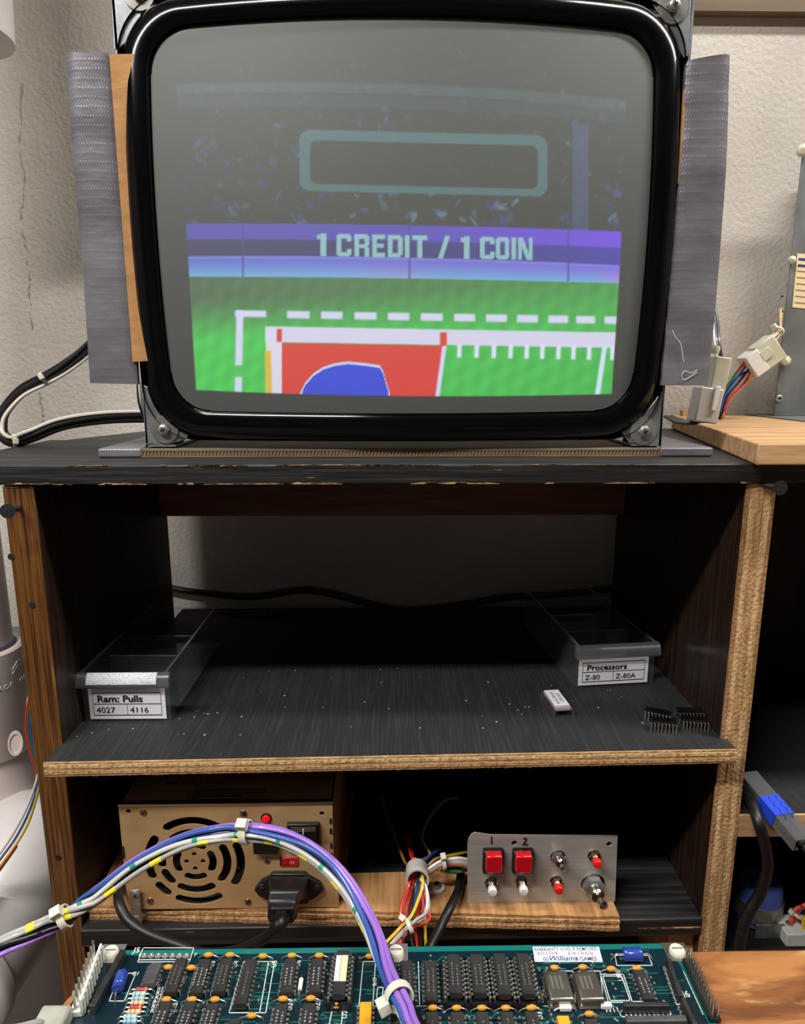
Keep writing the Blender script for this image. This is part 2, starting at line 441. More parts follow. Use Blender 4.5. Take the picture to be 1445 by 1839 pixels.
# ================================================================== THE ROOM
WY = 0.748
struct(MB().box(-1.8, 2.0, WY, WY+0.12, 0, 2.45).build('wall_back', 'plaster'))
struct(MB().box(-1.92, -1.8, -2.3, WY+0.12, 0, 2.45).build('wall_left', 'room_wall'))
struct(MB().box(2.0, 2.12, -2.3, WY+0.12, 0, 2.45).build('wall_right', 'room_wall'))
struct(MB().box(-1.92, 2.12, -2.42, -2.3, 0, 2.45).build('wall_front', 'room_wall'))
struct(MB().box(-1.92, 2.12, -2.42, WY+0.12, 2.45, 2.55).build('ceiling', 'ceiling_paint'))
struct(MB().box(-1.92, 2.12, -2.42, WY+0.12, -0.1, 0).build('floor', 'concrete'))
struct(MB().box(0.16, 2.0, WY-0.012, WY, 1.645, 1.78).build('trim_1', 'trim_wood'))
# mortar cracks in the plaster
cr = MB()
for pts in ([(42, 150), (36, 250), (44, 330), (38, 390), (48, 450)], [(46, 440), (52, 490), (54, 540), (60, 600)], [(72, 705), (76, 740), (79, 768)]):
    sp_ = spline([oy(a, b, WY) for a, b in pts], 9)
    sp_ = [q+Vector((random.uniform(-.0012, .0012), 0.0004, 0)) for q in sp_]
    cr.tube(sp_, 0, 5, True, [random.uniform(0.0002, 0.0016) for _q in sp_])
cr.build('plaster_crack', 'crack', bpy.data.objects['wall_back'])

# ceiling shop lights (out of frame, they light the place)
for i, (lc, sx, sy, pw, lcol, rz) in enumerate(LIGHTS):
    t = thing('shop_light', (lc[0], lc[1], 2.36), ['long white shop light hung from the ceiling above the pipes', 'long white shop light hung from the ceiling near the back wall'][i], 'lamp')
    MB().box(lc[0]-0.6, lc[0]+0.6, lc[1]-0.07, lc[1]+0.07, 2.345, 2.385).build('housing', 'connector_white', t)
    for dx in (-0.4, 0.4):
        MB().tube([(lc[0]+dx, lc[1], 2.385), (lc[0]+dx, lc[1], 2.45)], 0.003, 6).build('hanger', 'zinc', t)

# ================================================================== SHELF UNIT
XL0, XL1, XR0, XR1 = -0.259, -0.2385, 0.240, 0.260
PY = 0.448           # front plane of the side panels
ZT = 1.241           # top surface
cab = thing('shelf_unit', (0, 0.6, 0.80), 'black topped plywood shelf unit standing against the plaster wall', 'shelf unit')
MB().box(-0.31, 0.62, 0.445, 0.617, 1.2275, ZT).build('top_board', 'black_top', cab, 0.0012)
bpy.data.objects['top_board'].data.materials.append(M['black_edge'])
for p in bpy.data.objects['top_board'].data.polygons:
    if p.normal.y < -0.9: p.material_index = 1
MB().prism([Vector((-0.30, 0.6175, 1.2275)), Vector((0.62, 0.6175, 1.2275)), Vector((0.62, WY-0.004, 1.2275)), Vector((-0.25, WY-0.004, 1.2275))], (0, 0, ZT-0.0005-1.2275)).build('top_board_rear', 'black_top', cab, 0.001)
# worn bare strips along the arrises of the top board
for k in range(64):
    x = random.uniform(-0.30, 0.60); ln = random.choice((0.004, 0.007, 0.012, 0.03, 0.05))*random.uniform(0.6, 1.3)
    lo = k % 5 in (0, 1)
    z = 1.2275 if lo else ZT
    h = random.uniform(0.0004, 0.0011) if not lo else random.uniform(0.0006, 0.0018)
    pts = []
    n = 7
    for i in range(n+1): pts.append(Vector((x+ln*i/n, 0.4449, z-0.0002 if not lo else z+0.0002)))
    for i in range(n, -1, -1):
        hh = h*random.uniform(0.2, 1.0)*(1 if 0 < i < n else 0.1)
        pts.append(Vector((x+ln*i/n, 0.4449, z-hh-0.0002 if not lo else z+hh+0.0002)))
    MB().prism(pts, (0, -0.0003, 0)).build('bare_patch', 'bare_chip', cab)
# left side panel: stained solid edge, dark inner face
lp = MB().box(XL0, XL1, PY, 0.704, 0.80, 1.2272).build('side_panel', 'stain_dark', cab, 0.0008)
MB().box(XL0, XL1, PY-0.0016, PY, 0.80, 1.2265).build('edge_strip', 'stain_edge', lp, 0.0006)
for (a, b) in ((58, 1086), (105, 1540), (20, 1000)):
    c = oy(a, b, PY-0.0017)
    MB().lathe([(0.0024, 0), (0.0022, 0.0004), (0.0, 0.0004)], c, (0, -1, 0), 14).build('nail_hole', 'ink', lp)
# right side panel: raw plywood edge, each ply its own strip
rp = MB().box(XR0, XR1, PY+0.0016, 0.704, 0.80, 1.2272).build('side_panel', 'stain_dark', cab)
ply = [(0.0, 0.0022, 'ply_dark', 0.0), (0.0022, 0.0072, 'ply_light', 0.0007), (0.0072, 0.0122, 'ply_mid', 0.0002), (0.0122, 0.0178, 'ply_light', 0.0009), (0.0178, 0.020, 'ply_dark', 0.0003)]
for a, b, m, d in ply:
    MB().box(XR0+a, XR0+b-0.00015, PY-0.0006+d, PY+0.0018, 0.80, 1.2268).build('ply', m, rp)
# middle shelf
ZS = 1.038
A = oz(79, 1368, ZS); B = oz(1322, 1344, ZS)
outline = [A, B, Vector((B.x-0.001, PY-0.0012, ZS)), Vector((XR0, PY-0.0012, ZS)), Vector((XR0, 0.733, ZS)), Vector((XL1, 0.733, ZS)), Vector((XL1, PY-0.003, ZS)), Vector((A.x, PY-0.003, ZS))]
sh = MB().prism(outline, (0, 0, -0.0105)).build('shelf', 'black_shelf', cab)
d = (B-A); nrm = Vector((d.y, -d.x, 0)).normalized()
if nrm.y > 0: nrm = -nrm
for k, (z0, z1, m, o) in enumerate(((-0.0003, -0.002, 'ply_edge', 0.0003), (-0.002, -0.0044, 'ply_light', 0.0008), (-0.0044, -0.0064, 'ply_edge', 0.0005), (-0.0064, -0.0090, 'ply_mid', 0.0009), (-0.0090, -0.0107, 'ply_edge', 0.0004))):
    MB().prism([A+Vector((0, 0, z0)), B+Vector((0, 0, z0)), B+Vector((0, 0, z1+0.00012)), A+Vector((0, 0, z1+0.00012))], nrm*(0.0010+o)).build('ply', m, sh)
sp = MB()
for i in range(150):      # splinters along the sawn lower arris
    t = random.random(); q = A.lerp(B, t)+nrm*0.001+Vector((0, 0, -0.0106)); l = random.uniform(0.0008, 0.003); h = random.uniform(0.0004, 0.0012)
    sp.prism([q, q+d.normalized()*l, q+d.normalized()*l*0.5+Vector((0, 0, -h))], -nrm*0.001)
sp.build('splinters', 'ply_mid', sh)['kind'] = 'stuff'
# lower shelf
ZL = 0.885
A2 = oz(152, 1672, ZL); B2 = oz(1256, 1650, ZL)
ls = MB().prism([Vector((XL1, A2.y, ZL)), Vector((XR0, B2.y, ZL)), Vector((XR0, 0.70, ZL)), Vector((XL1, 0.70, ZL))], (0, 0, -0.015)).build('lower_shelf', 'black_top', cab, 0.001)
ls.data.materials.append(M['black_edge'])
for p in ls.data.polygons:
    if p.normal.y < -0.9: p.material_index = 1
MB().box(0.19, 0.2385, B2.y-0.0005, B2.y+0.004, 0.8768, 0.8780).build('bare_patch', 'bare_chip', cab)
MB().box(XL1, XR0, 0.684, 0.704, 1.156, 1.2272).build('back_rail', 'rail_wood', cab)
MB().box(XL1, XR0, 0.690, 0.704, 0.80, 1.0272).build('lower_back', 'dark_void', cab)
# protruding screws in the panel fronts
for (hx, hy, ex, ey) in ((14, 918, 34, 911), (1400, 876, 1372, 872)):
    e = oy(ex, ey, PY-0.001); h = oy(hx, hy, PY-0.020)
    ax = (h-e).normalized(); ln = (h-e).length
    prof = []
    for i in range(14): prof.append((0.0022 if i % 2 else 0.0015, ln*i/14.0))
    prof += [(0.0020, ln*0.92), (0.0046, ln), (0.0048, ln+0.0005), (0.0, ln+0.0006)]
    o = MB().lathe(prof, e, ax, 14).build('drywall_screw', 'dark_screw', cab)
    c = h+ax*0.0006; u = Vector((0.8, 0, 0.6)); u = (u-ax*u.dot(ax)).normalized(); v = ax.cross(u)
    cr = MB()
    for dd, ee in ((u, v), (v, u)):
        cr.prism([c+dd*0.0027+ee*0.0007, c-dd*0.0027+ee*0.0007, c-dd*0.0027-ee*0.0007, c+dd*0.0027-ee*0.0007], ax*0.0002)
    cr.build('cross_recess', 'ink', o)
# right-hand bay of the unit
MB().box(0.60, 0.62, PY, 0.704, 0.80, 1.2272).build('side_panel', 'stain_dark', cab)
MB().box(XR1, 0.60, 0.69, 0.704, 0.80, 1.2272).build('bay_back', 'stain_dark', cab)
bz = 0.9745
bs = MB().box(XR1, 0.60, PY+0.002, 0.69, bz-0.0185, bz).build('bay_shelf', 'black_shelf', cab)
MB().box(XR1+0.0003, 0.60, PY, PY+0.002, bz-0.0185, bz-0.0005).build('edge_strip', 'tan_board', bs)
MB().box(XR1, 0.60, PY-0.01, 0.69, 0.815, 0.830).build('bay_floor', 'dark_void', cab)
MB().box(XR0-0.02, XR0, PY+0.01, 0.69, 0.80, 0.8695).build('cleat', 'tan_board', cab)

# bench below the unit
bn = thing('workbench', (0.18, 0.4, 0.0), 'dark wooden workbench under the shelf unit', 'workbench')
MB().box(-0.262, 0.70, 0.02, 0.745, 0.762, 0.7998).build('bench_top', 'bench_edge', bn, 0.001)
for x in (-0.24, 0.64):
    for y in (0.04, 0.68):
        MB().box(x, x+0.045, y, y+0.045, 0, 0.762).build('leg', 'bench_edge', bn)

# raised work board that carries the circuit board
ZB = 0.9975
wb = thing('work_board', (0.12, 0.2, 0.80), 'scratched brown wooden work board under the circuit board', 'board')
pl_ = [oz(213, 1713, ZB), oz(1445, 1706, ZB)]
yb = 0.3045
bd = [Vector((oz(216, 1708, ZB).x, yb, ZB)), Vector((0.56, yb, ZB)), Vector((0.56, 0.06, ZB)), Vector((-0.235, 0.06, ZB)), oz(60, 1868, ZB), oz(90, 1832, ZB), oz(118, 1795, ZB), oz(150, 1762, ZB), oz(185, 1732, ZB)]
MB().prism(bd, (0, 0, -0.018)).build('board', 'bench_wood', wb, 0.0012)
for x in (-0.10, 0.30):
    MB().box(x, x+0.05, 0.09, 0.27, 0.80, ZB-0.018).build('support_block', 'bench_edge', wb)

# ================================================================== CRT MONITOR
MX, MZ = 0.0080, 1.3950
HW, HH = 0.1840, 0.1415
MY = 0.487
mon = thing('arcade_monitor', (MX, 0.52, 1.2480), 'bare picture tube monitor showing a football game on the shelf unit', 'monitor')
def outline_at(hw, hh, rc, bulge, n=160):
    """rounded rectangle with barrelled sides: list of (u, v)"""
    out = []
    for i in range(n):
        a = 2*PI*i/n; e = 2.0/ rc
        c, s = math.cos(a), math.sin(a)
        out.append((hw*math.copysign(abs(c)**e, c), hh*math.copysign(abs(s)**e, s)))
    return out
def rrect(hw, hh, r, bul, n=12, m=14):
    """rounded rectangle, sides bulged outwards by bul"""
    pts = []
    for (sx, sy, a0) in ((1, 1, 0), (-1, 1, 90), (-1, -1, 180), (1, -1, 270)):
        cx, cy = sx*(hw-r), sy*(hh-r)
        for i in range(n+1):
            a = math.radians(a0+90*i/n); pts.append((cx+r*math.cos(a), cy+r*math.sin(a)))
        # side up to next corner
        nx, ny = [(-1, 1), (-1, -1), (1, -1), (1, 1)][[0, 90, 180, 270].index(a0)]
        e = (nx*(hw-r), ny*(hh-r)); a = math.radians(a0+90)
        p0 = pts[-1]; p1 = (e[0]+r*math.cos(a), e[1]+r*math.sin(a))
        for i in range(1, m):
            t = i/m; pts.append((p0[0]+(p1[0]-p0[0])*t, p0[1]+(p1[1]-p0[1])*t))
    out = []
    for u, v in pts:
        fu = 1-min(1, abs(v)/hh)**2; fv = 1-min(1, abs(u)/hw)**2
        out.append((u+math.copysign(bul*fu, u)*(abs(u)/hw)**3, v+math.copysign(bul*fv, v)*(abs(v)/hh)**3))
    return out
RG = 0.85
def glass_y(u, v): return 0.4665 + (u*u+v*v)/(2*RG)
# glossy black surround, a swept profile
rings = []
prof = [(0.0, 0.496, 0), (0.0, 0.489, 0), (0.0010, 0.4835, 0), (0.0036, 0.4795, 0), (0.0075, 0.4777, 0), (0.0125, 0.4772, 0), (0.0170, 0.4780, 0), (0.0195, 0.4795, 0)]
sur = MB(); NV = None; vs = []
ring_list = []
for ins, y, _ in prof:
    o = rrect(HW-ins, HH-ins, 0.036-ins*0.5, 0.0018)
    ring_list.append([Vector((MX+u, y, MZ+v)) for u, v in o])
def inner_ring(ins, dy):
    o = rrect(HW-ins, HH-ins*0.98, 0.026, 0.0018)
    return [Vector((MX+u, glass_y(u, v)+dy, MZ+v)) for u, v in o]
ring_list.append(inner_ring(0.0205, 0.0002)); ring_list.append(inner_ring(0.0222, 0.0008))
# drop the flat profile onto the glass curvature so that the rim follows it
for k, (ins, y, _) in enumerate(prof[2:], 2):
    for i, p in enumerate(ring_list[k]):
        u, v = p.x-MX, p.z-MZ
        p.y = glass_y(u, v) + (y-0.4795)*1.25 - 0.0030
nr = len(ring_list[0])
fs = []
for r in ring_list: vs += r
for i in range(len(ring_list)-1):
    for k in range(nr): fs.append((i*nr+k, i*nr+(k+1) % nr, (i+1)*nr+(k+1) % nr, (i+1)*nr+k))
sur.add(vs, fs, True); sur.build('tube_surround', 'gloss_black', mon)
# the tube behind
fun = MB(); vs = []; lv = [(0.0, 0.496, 1), (0.003, 0.51, 1), (0.04, 0.545, .8), (0.095, 0.60, .5)]
rl = []
for ins, y, s_ in lv:
    o = rrect(HW-0.004-ins, max(0.03, HH-0.004-ins), 0.03, 0.0015); rl.append([Vector((MX+u, y, MZ+v)) for u, v in o])
rl.append([Vector((MX+0.016*math.cos(2*PI*i/nr), 0.63, MZ+0.016*math.sin(2*PI*i/nr))) for i in range(nr)])
rl.append([Vector((MX+0.015*math.cos(2*PI*i/nr), 0.715, MZ+0.015*math.sin(2*PI*i/nr))) for i in range(nr)])
for r in rl: vs += r
fs = [tuple(range((len(rl)-1)*nr, len(rl)*nr))]
for i in range(len(rl)-1):
    for k in range(nr): fs.append((i*nr+k, i*nr+(k+1) % nr, (i+1)*nr+(k+1) % nr, (i+1)*nr+k))
fun.add(vs, fs, True); fun.build('tube_funnel', 'black_plastic', mon)
MB().lathe([(0.030, 0), (0.030, 0.02), (0.022, 0.03), (0.0, 0.03)], (MX, 0.615, MZ), (0, 1, 0), 24).build('deflection_yoke', 'chip_black', mon)

# ---- the lit picture, colour per vertex on the curved face
def smooth(a, b, x): return np.clip((x-a)/(b-a+1e-9), 0, 1)
def boxm(x, y, x0, x1, y0, y1, s=1.5):
    return np.clip((x-x0)/s+0.5, 0, 1)*np.clip((x1-x)/s+0.5, 0, 1)*np.clip((y-y0)/s+0.5, 0, 1)*np.clip((y1-y)/s+0.5, 0, 1)
GL = {'1': [(.35, 1, 0, 1), (0, .4, .06, .26)], 'C': [(0, .33, .06, .94), (.1, .9, 0, .2), (.1, .9, .8, 1), (.68, 1, .08, .34), (.68, 1, .66, .92)],
      'R': [(0, .33, 0, 1), (.1, .9, 0, .2), (.1, .9, .44, .62), (.68, 1, .08, .5), (.68, 1, .56, 1)], 'E': [(0, .36, 0, 1), (0, 1, 0, .2), (0, .9, .4, .58), (0, 1, .8, 1)],
      'D': [(0, .33, 0, 1), (.1, .85, 0, .2), (.1, .85, .8, 1), (.67, 1, .1, .9)], 'I': [(0, 1, 0, 1)], 'T': [(0, 1, 0, .2), (.33, .67, 0, 1)],
      'O': [(0, .33, .08, .92), (.1, .9, 0, .2), (.1, .9, .8, 1), (.67, 1, .08, .92)], 'N': [(0, .26, 0, 1), (.74, 1, 0, 1)]}
WORD = [('1', 569, 586), ('C', 604, 631), ('R', 636, 663), ('E', 668, 691.5), ('D', 696, 723), ('I', 726.5, 735), ('T', 740, 767), ('/', 788, 808), ('1', 827, 843),
        ('C', 861.5, 888), ('O', 890, 914), ('I', 918, 926.5), ('N', 930, 956)]
rng = np.random.RandomState(7)
crowd = []
for i in range(760):
    cx = rng.uniform(325, 1120); cy = rng.uniform(60, 405); crowd.append((cx, cy, rng.uniform(2, 9), rng.uniform(2.5, 11), rng.uniform(-.8, .8), rng.uniform(0.1, 0.85), rng.randint(3)))
def picture(x, y):
    """sRGB 0..255 of the picture at photograph coordinates, and a mask of the lit raster"""
    n = x.shape[0]
    col = np.zeros((n, 3))
    tx = (x-330)/780.0
    sag = lambda l, m, r: l+(r-l)*tx+(m-(l+r)/2)*4*tx*(1-tx)      # row height at left, middle, right
    xl = np.interp(y, [40, 150, 400, 700], [309, 316, 334, 352]); xr = np.interp(y, [60, 165, 475, 705], [1127, 1125, 1113, 1098])
    yb_ = sag(699, 711, 707); yt = sag(60, 48, 72)
    inside = np.clip((x-xl)/2+.5, 0, 1)*np.clip((xr-x)/2+.5, 0, 1)*np.clip((yb_-y)/2+.5, 0, 1)*np.clip((y-yt)/4+.5, 0, 1)
    def put(m, c, a=1.0):
        m = (m*a)[:, None]; col[:] = col*(1-m)+np.array(c, float)*m
    col[:] = (14, 16, 24)
    # crowd
    for cx, cy, rx, ry, sk, am, kd in crowd:
        fade = 0.35+0.65*min(1, max(0, (cy-120)/260.0))
        q = ((x-cx-sk*(y-cy))/rx)**2+((y-cy)/ry)**2
        sel = q < 1.6
        if sel.any():
            a = np.clip(1.6-q[sel], 0, 1)*am*fade*0.85
            cc = np.array([(62, 92, 132), (52, 56, 118), (96, 128, 142)][kd], float)
            col[sel] = col[sel]*(1-a[:, None])+cc*a[:, None]
    # stand rails
    put(boxm(x, y-sag(150, 150, 178), 0, 2000, 0, 20, 4), (58, 84, 88), .75)
    put(boxm(x, y-sag(172, 172, 197), 0, 2000, 0, 25, 5), (44, 64, 72), .75)
    # pillar and scoreboard
    put(boxm(x, y, 1027, 1057, 222, 416, 4), (52, 70, 100), .9)
    def rr(x0, x1, y0, y1, r):
        qx = np.maximum(np.abs(x-(x0+x1)/2)-(x1-x0)/2+r, 0); qy = np.maximum(np.abs(y-sk_-(y0+y1)/2)-(y1-y0)/2+r, 0)
        return np.clip((r-np.hypot(qx, qy))/3+.5, 0, 1)
    sk_ = (x-540)*0.024
    put(rr(537, 983, 232, 343, 20), (62, 100, 104), .95)
    put(rr(557, 965, 252, 329, 12), (20, 18, 24), 1)
    put(boxm(x, y-sk_, 770, 890, 276, 312, 8)*np.clip(np.sin(x*0.33)+.4, 0, 1), (60, 22, 26), .6)
    # hoardings
    t0 = sag(401, 404, 415); t1 = sag(430, 433, 445); t2 = sag(462, 464, 478); t3 = sag(497, 500, 509)
    put(boxm(x, y, 0, 2000, 402, 800, 1), (0, 0, 0), 0)
    m = np.clip((y-t0)/2+.5, 0, 1)
    cpur = np.stack([np.interp(tx, [0, .5, 1], v) for v in ([68, 72, 104], [62, 58, 58], [160, 170, 214])], 1)
    col[:] = col*(1-m[:, None])+cpur*m[:, None]
    m = np.clip((y-t1)/2+.5, 0, 1)
    cd2 = np.stack([np.interp(tx, [0, .5, 1], v) for v in ([36, 44, 52], [34, 40, 46], [84, 104, 158])], 1)
    col[:] = col*(1-m[:, None])+cd2*m[:, None]
    m = np.clip((y-t2)/2+.5, 0, 1)
    v = np.clip((y-t2)/(t3-t2), 0, 1)
    pk = np.clip(np.sin(tx*9.0-2.2), 0, 1)*np.clip((tx-.35)*3, 0, 1)
    top = np.stack([74+40*tx, 84-0*tx, 188+20*tx], 1); bot = np.stack([104+90*pk, 166-30*pk, 208+0*pk], 1)
    ch = top*(1-v[:, None])+bot*v[:, None]
    col[:] = col*(1-m[:, None])+ch*m[:, None]
    put(boxm(x, y-t2, 0, 2000, -2, 3, 2), (120, 130, 220), .7)
    for sx_ in (436, 735, 1020):
        put(boxm(x-(sx_-722)*0.00, y, sx_-2, sx_+2, 402, 505, 2), (50, 48, 130), .6)
    # words
    ty0 = 419+(x-569)*0.020; hgt = 40.5
    for g, a, b in WORD:
        u = (x-a)/(b-a); q = (y-ty0)/hgt
        if g == '/':
            mm = boxm(u*20+q*13, q*42, 11, 20, 0, 42, 2)
        else:
            mm = np.zeros(n)
            for (u0, u1, v0, v1) in GL[g]: mm = np.maximum(mm, boxm(u*(b-a), q*hgt, u0*(b-a), u1*(b-a), v0*hgt, v1*hgt, 2.0))
            if g == 'N': mm = np.maximum(mm, boxm((u-.13-q*.62)*(b-a), q*hgt, -4, 5, 0, hgt, 2.0))
        put(mm, (134, 186, 184), .95)
    # grass
    m = np.clip((y-t3)/2+.5, 0, 1)
    v = np.clip((y-t3)/150.0, 0, 1)
    gt = np.stack([66-6*tx, 96+44*tx, 66-4*tx], 1); gb = np.stack([60+0*tx, 192-14*tx, 74+0*tx], 1)
    vv = np.clip(v*1.7-.25+.18*np.sin(tx*3.0+y*.02)+.25*tx*(1-v), 0, 1)[:, None]
    gc = gt*(1-vv)+gb*vv
    gc = gc*(1+.05*np.sin(x*.16+y*.11)*np.sin(x*.05-y*.07))[:, None]
    col[:] = col*(1-m[:, None])+gc*m[:, None]
    W = (206, 206, 236)
    dy = (x-425)*0.0175
    put(boxm(x, y-dy, 422, 478, 557, 569, 4), W)
    for a, b in ((515, 556), (576, 615), (636, 676), (696, 735), (755, 795), (815, 853), (872, 910), (928, 966), (984, 1020), (1034, 1068), (1085, 1125)):
        put(boxm(x, y-dy, a, b, 556.5, 570, 4), W)
    put(boxm(x+(y-560)*.02, y, 424, 437, 558, 656, 4), W); put(boxm(x+(y-560)*.02, y, 424, 437, 677, 720, 4), W)
    # goal line area
    ly = (x-478)*0.0175
    put(boxm(x, y-ly, 476, 2000, 586, 614, 3), (208, 204, 230))
    put(boxm(x, y, 477, 508, 590, 720, 3), (212, 210, 228))
    put(boxm(x, y-ly, 506, 2000, 615, 800, 2)*np.clip((796-(y-620)*.14-x)/2+.5, 0, 1), (208, 48, 40))
    put(boxm(x+(y-620)*.14, y, 794, 802, 620, 720, 3), (200, 206, 240))
    put(boxm(x, y, 497, 506, 591, 614, 3), (206, 50, 36)); put(boxm(x, y, 790, 802, 597, 621, 3), (212, 52, 36))
    put(boxm(x-(y-630)*.03, y, 475, 486, 630, 720, 3), (214, 176, 50))
    bx = np.array([538, 548, 562, 580, 602, 625, 655, 682, 688, 693, 700]); by = np.array([712, 692, 676, 664, 657, 654, 657, 661, 672, 690, 712])
    edge = np.interp(x, bx, by, left=900, right=900)
    put(np.clip((y-edge+5)/2+.5, 0, 1)*boxm(x, y, 536, 702, 600, 800), (190, 206, 238)); put(np.clip((y-edge)/2+.5, 0, 1)*boxm(x, y, 543, 697, 600, 800, 4), (12, 60, 206))
    for a in (825, 856, 887, 917, 946, 974, 1003, 1030, 1058, 1100):
        put(boxm(x+(y-620)*.04, y-ly, a-4, a+4, 610, 636, 3), (214, 218, 240))
    put(boxm(x+(y-622)*.15, y, 1081, 1090, 620, 720, 3), (196, 222, 240))
    return col, inside
GNX, GNY = 470, 350
us = np.linspace(-(HW-0.0213), HW-0.0213, GNX); vz = np.linspace(-(HH-0.0209), HH-0.0209, GNY)
U, V = np.meshgrid(us, vz)
U = U.ravel(); V = V.ravel()
# squash the grid into the rounded outline of the glass
hw, hh, rc = HW-0.0213, HH-0.0209, 0.026
def clampr(U, V):
    fu = 1-np.minimum(1, np.abs(V)/hh)**2; fv = 1-np.minimum(1, np.abs(U)/hw)**2
    lim_u = hw+0.0018*fu; lim_v = hh+0.0018*fv
    U2 = U*lim_u/hw; V2 = V*lim_v/hh
    qx = np.abs(U2)-(hw-rc); qy = np.abs(V2)-(hh-rc)
    k = (qx > 0) & (qy > 0); r = np.hypot(qx, qy)
    sc = np.where(k & (r > rc), rc/np.maximum(r, 1e-9), 1.0)
    U2 = np.where(k, np.sign(U2)*((hw-rc)+qx*sc), U2); V2 = np.where(k, np.sign(V2)*((hh-rc)+qy*sc), V2)
    return U2, V2
U, V = clampr(U, V)
PX = MX+U; PZ = MZ+V; PYy = 0.4665+(U*U+V*V)/(2*RG)
P3 = np.stack([PX, PYy, PZ], 1)-CAM
zc = P3 @ FW
ppx = CX+F*(P3 @ RT)/zc; ppy = CY-F*(P3 @ UP)/zc
pc, ins = picture(ppx, ppy)
pl2 = pc/255.0
pl2 = np.maximum(0, np.where(pl2 <= 0.04045, pl2/12.92, ((pl2+0.055)/1.055)**2.4)-0.02)*ins[:, None]
idx = np.arange(GNX*GNY).reshape(GNY, GNX)
quads = np.stack([idx[:-1, :-1], idx[:-1, 1:], idx[1:, 1:], idx[1:, :-1]], -1).reshape(-1, 4)
me = bpy.data.meshes.new('screen')
org = origin_of(mon)
vv3 = np.stack([PX-org.x, PYy-org.y, PZ-org.z], 1)
me.from_pydata(vv3.tolist(), [], quads.tolist())
ca = me.color_attributes.new('picture', 'FLOAT_COLOR', 'POINT')
ca.data.foreach_set('color', np.concatenate([pl2, np.ones((len(pl2), 1))], 1).astype(np.float32).ravel())
me.polygons.foreach_set('use_smooth', [True]*len(quads))
m = bpy.data.materials.new('crt_glass'); m.use_nodes = True
b = m.node_tree.nodes['Principled BSDF']
b.inputs['Base Color'].default_value = (*lin((84, 87, 85)), 1); b.inputs['Roughness'].default_value = 0.6
b.inputs['Coat Weight'].default_value = 1.0; b.inputs['Coat Roughness'].default_value = 0.03
at = m.node_tree.nodes.new('ShaderNodeVertexColor'); at.layer_name = 'picture'
m.node_tree.links.new(at.outputs['Color'], b.inputs['Emission Color']); b.inputs['Emission Strength'].default_value = 1.0
me.materials.append(m)
link('screen', me, mon)

# steel frame ears, gussets and hardware
frame_ear = {'bl': ([(256, 690), (261, 797), (300, 799), (332, 790), (350, 770), (296, 715)], (296, 771)),
             'br': ([(1192, 698), (1188, 799), (1130, 796), (1112, 772), (1160, 740)], (1154, 774)),
             'tl': ([(197, -60), (203, 88), (208, 92), (250, 55), (300, -60)], (250, -10)),
             'tr': ([(1243, -60), (1237, 100), (1228, 104), (1200, 62), (1140, -60)], (1207, 14))}
for k, (pts, wc) in frame_ear.items():
    plate_px(MB(), pts, MY+0.004, 0.0016).build('mounting_ear', 'galvanised', mon, 0.0004)
    c = oy(wc[0], wc[1], MY+0.004)
    MB().lathe([(0.0100, 0), (0.0098, 0.0013), (0.0032, 0.0014), (0.0032, 0.0)], c, (0, -1, 0), 28).build('washer', 'zinc', mon)
    MB().lathe([(0.0044, 0.0013), (0.0044, 0.0036), (0.0040, 0.0040), (0.0, 0.0040)], c, (0, -1, 0), 6).build('hex_collar', 'zinc', mon)
    screw_head(mon, c+Vector((0, -0.0040, 0)), 0.0036, 'zinc', rot=0.4)
    MB().lathe([(0.0030, 0.0017), (0.0030, 0.024)], c, (0, 1, 0), 12).build('bolt', 'zinc', mon)
for sx_, xa in ((-1, oy(258, 750, MY+0.004).x), (1, oy(1190, 750, MY+0.004).x)):
    x0, x1 = (xa, xa+0.0016) if sx_ < 0 else (xa-0.0016, xa)
    MB().box(x0, x1, MY+0.004, MY+0.075, 1.2480, 1.560).build('side_frame', 'galvanised', mon)
    xi0, xi1 = (x1, x1+0.020) if sx_ < 0 else (x0-0.020, x0)
    MB().box(xi0, xi1, MY+0.022, MY+0.0235, 1.2480, 1.560).build('frame_flange', 'card_grey', mon)
    MB().box(min(x0, xi0), max(x1, xi1), MY+0.004, MY+0.16, 1.2480, 1.2495).build('foot_rail', 'galvanised', mon)
MB().box(oy(262, 750, MY).x, oy(1188, 750, MY).x, MY+0.10, MY+0.16, 1.2496, 1.2511).build('chassis_tray', 'galvanised', mon)
# cardboard guards and duct tape on both sides
plate_px(MB(), [(196, 97), (240, 97), (268, 400), (266, 648), (238, 650)], MY+0.0035-0.006, 0.003).build('cardboard_guard', 'cardboard', mon)
def tape_strip(name, lft, rgt, Y, th):
    """strip of duct tape: left and right edges as pixel polylines of equal length"""
    mb = MB(); vs = []; n = len(lft); k = 7
    for i in range(n):
        a = oy(*lft[i], Y); b = oy(*rgt[i], Y)
        for j in range(k+1):
            p = a.lerp(b, j/k); e = min(j, k-j)/(k/2.0)
            p.y += -0.0012*math.sqrt(max(0, e)) + 0.0016*(1 if j in (0, k) else 0) + random.uniform(-0.00025, 0.00025)
            vs.append(p)
    m_ = (k+1)
    back = [p+Vector((0, th, 0)) for p in vs]; nv = len(vs)
    fs = []
    for i in range(n-1):
        for j in range(k):
            q = (i*m_+j, i*m_+j+1, (i+1)*m_+j+1, (i+1)*m_+j)
            fs.append(q); fs.append(tuple(x+nv for x in reversed(q)))
    for i in range(n-1):
        for j in (0, k): fs.append((i*m_+j, (i+1)*m_+j, (i+1)*m_+j+nv, i*m_+j+nv))
    for j in range(k):
        for i in (0, n-1): fs.append((i*m_+j, i*m_+j+1, i*m_+j+1+nv, i*m_+j+nv))
    mb.add(vs+back, fs, True)
    return mb
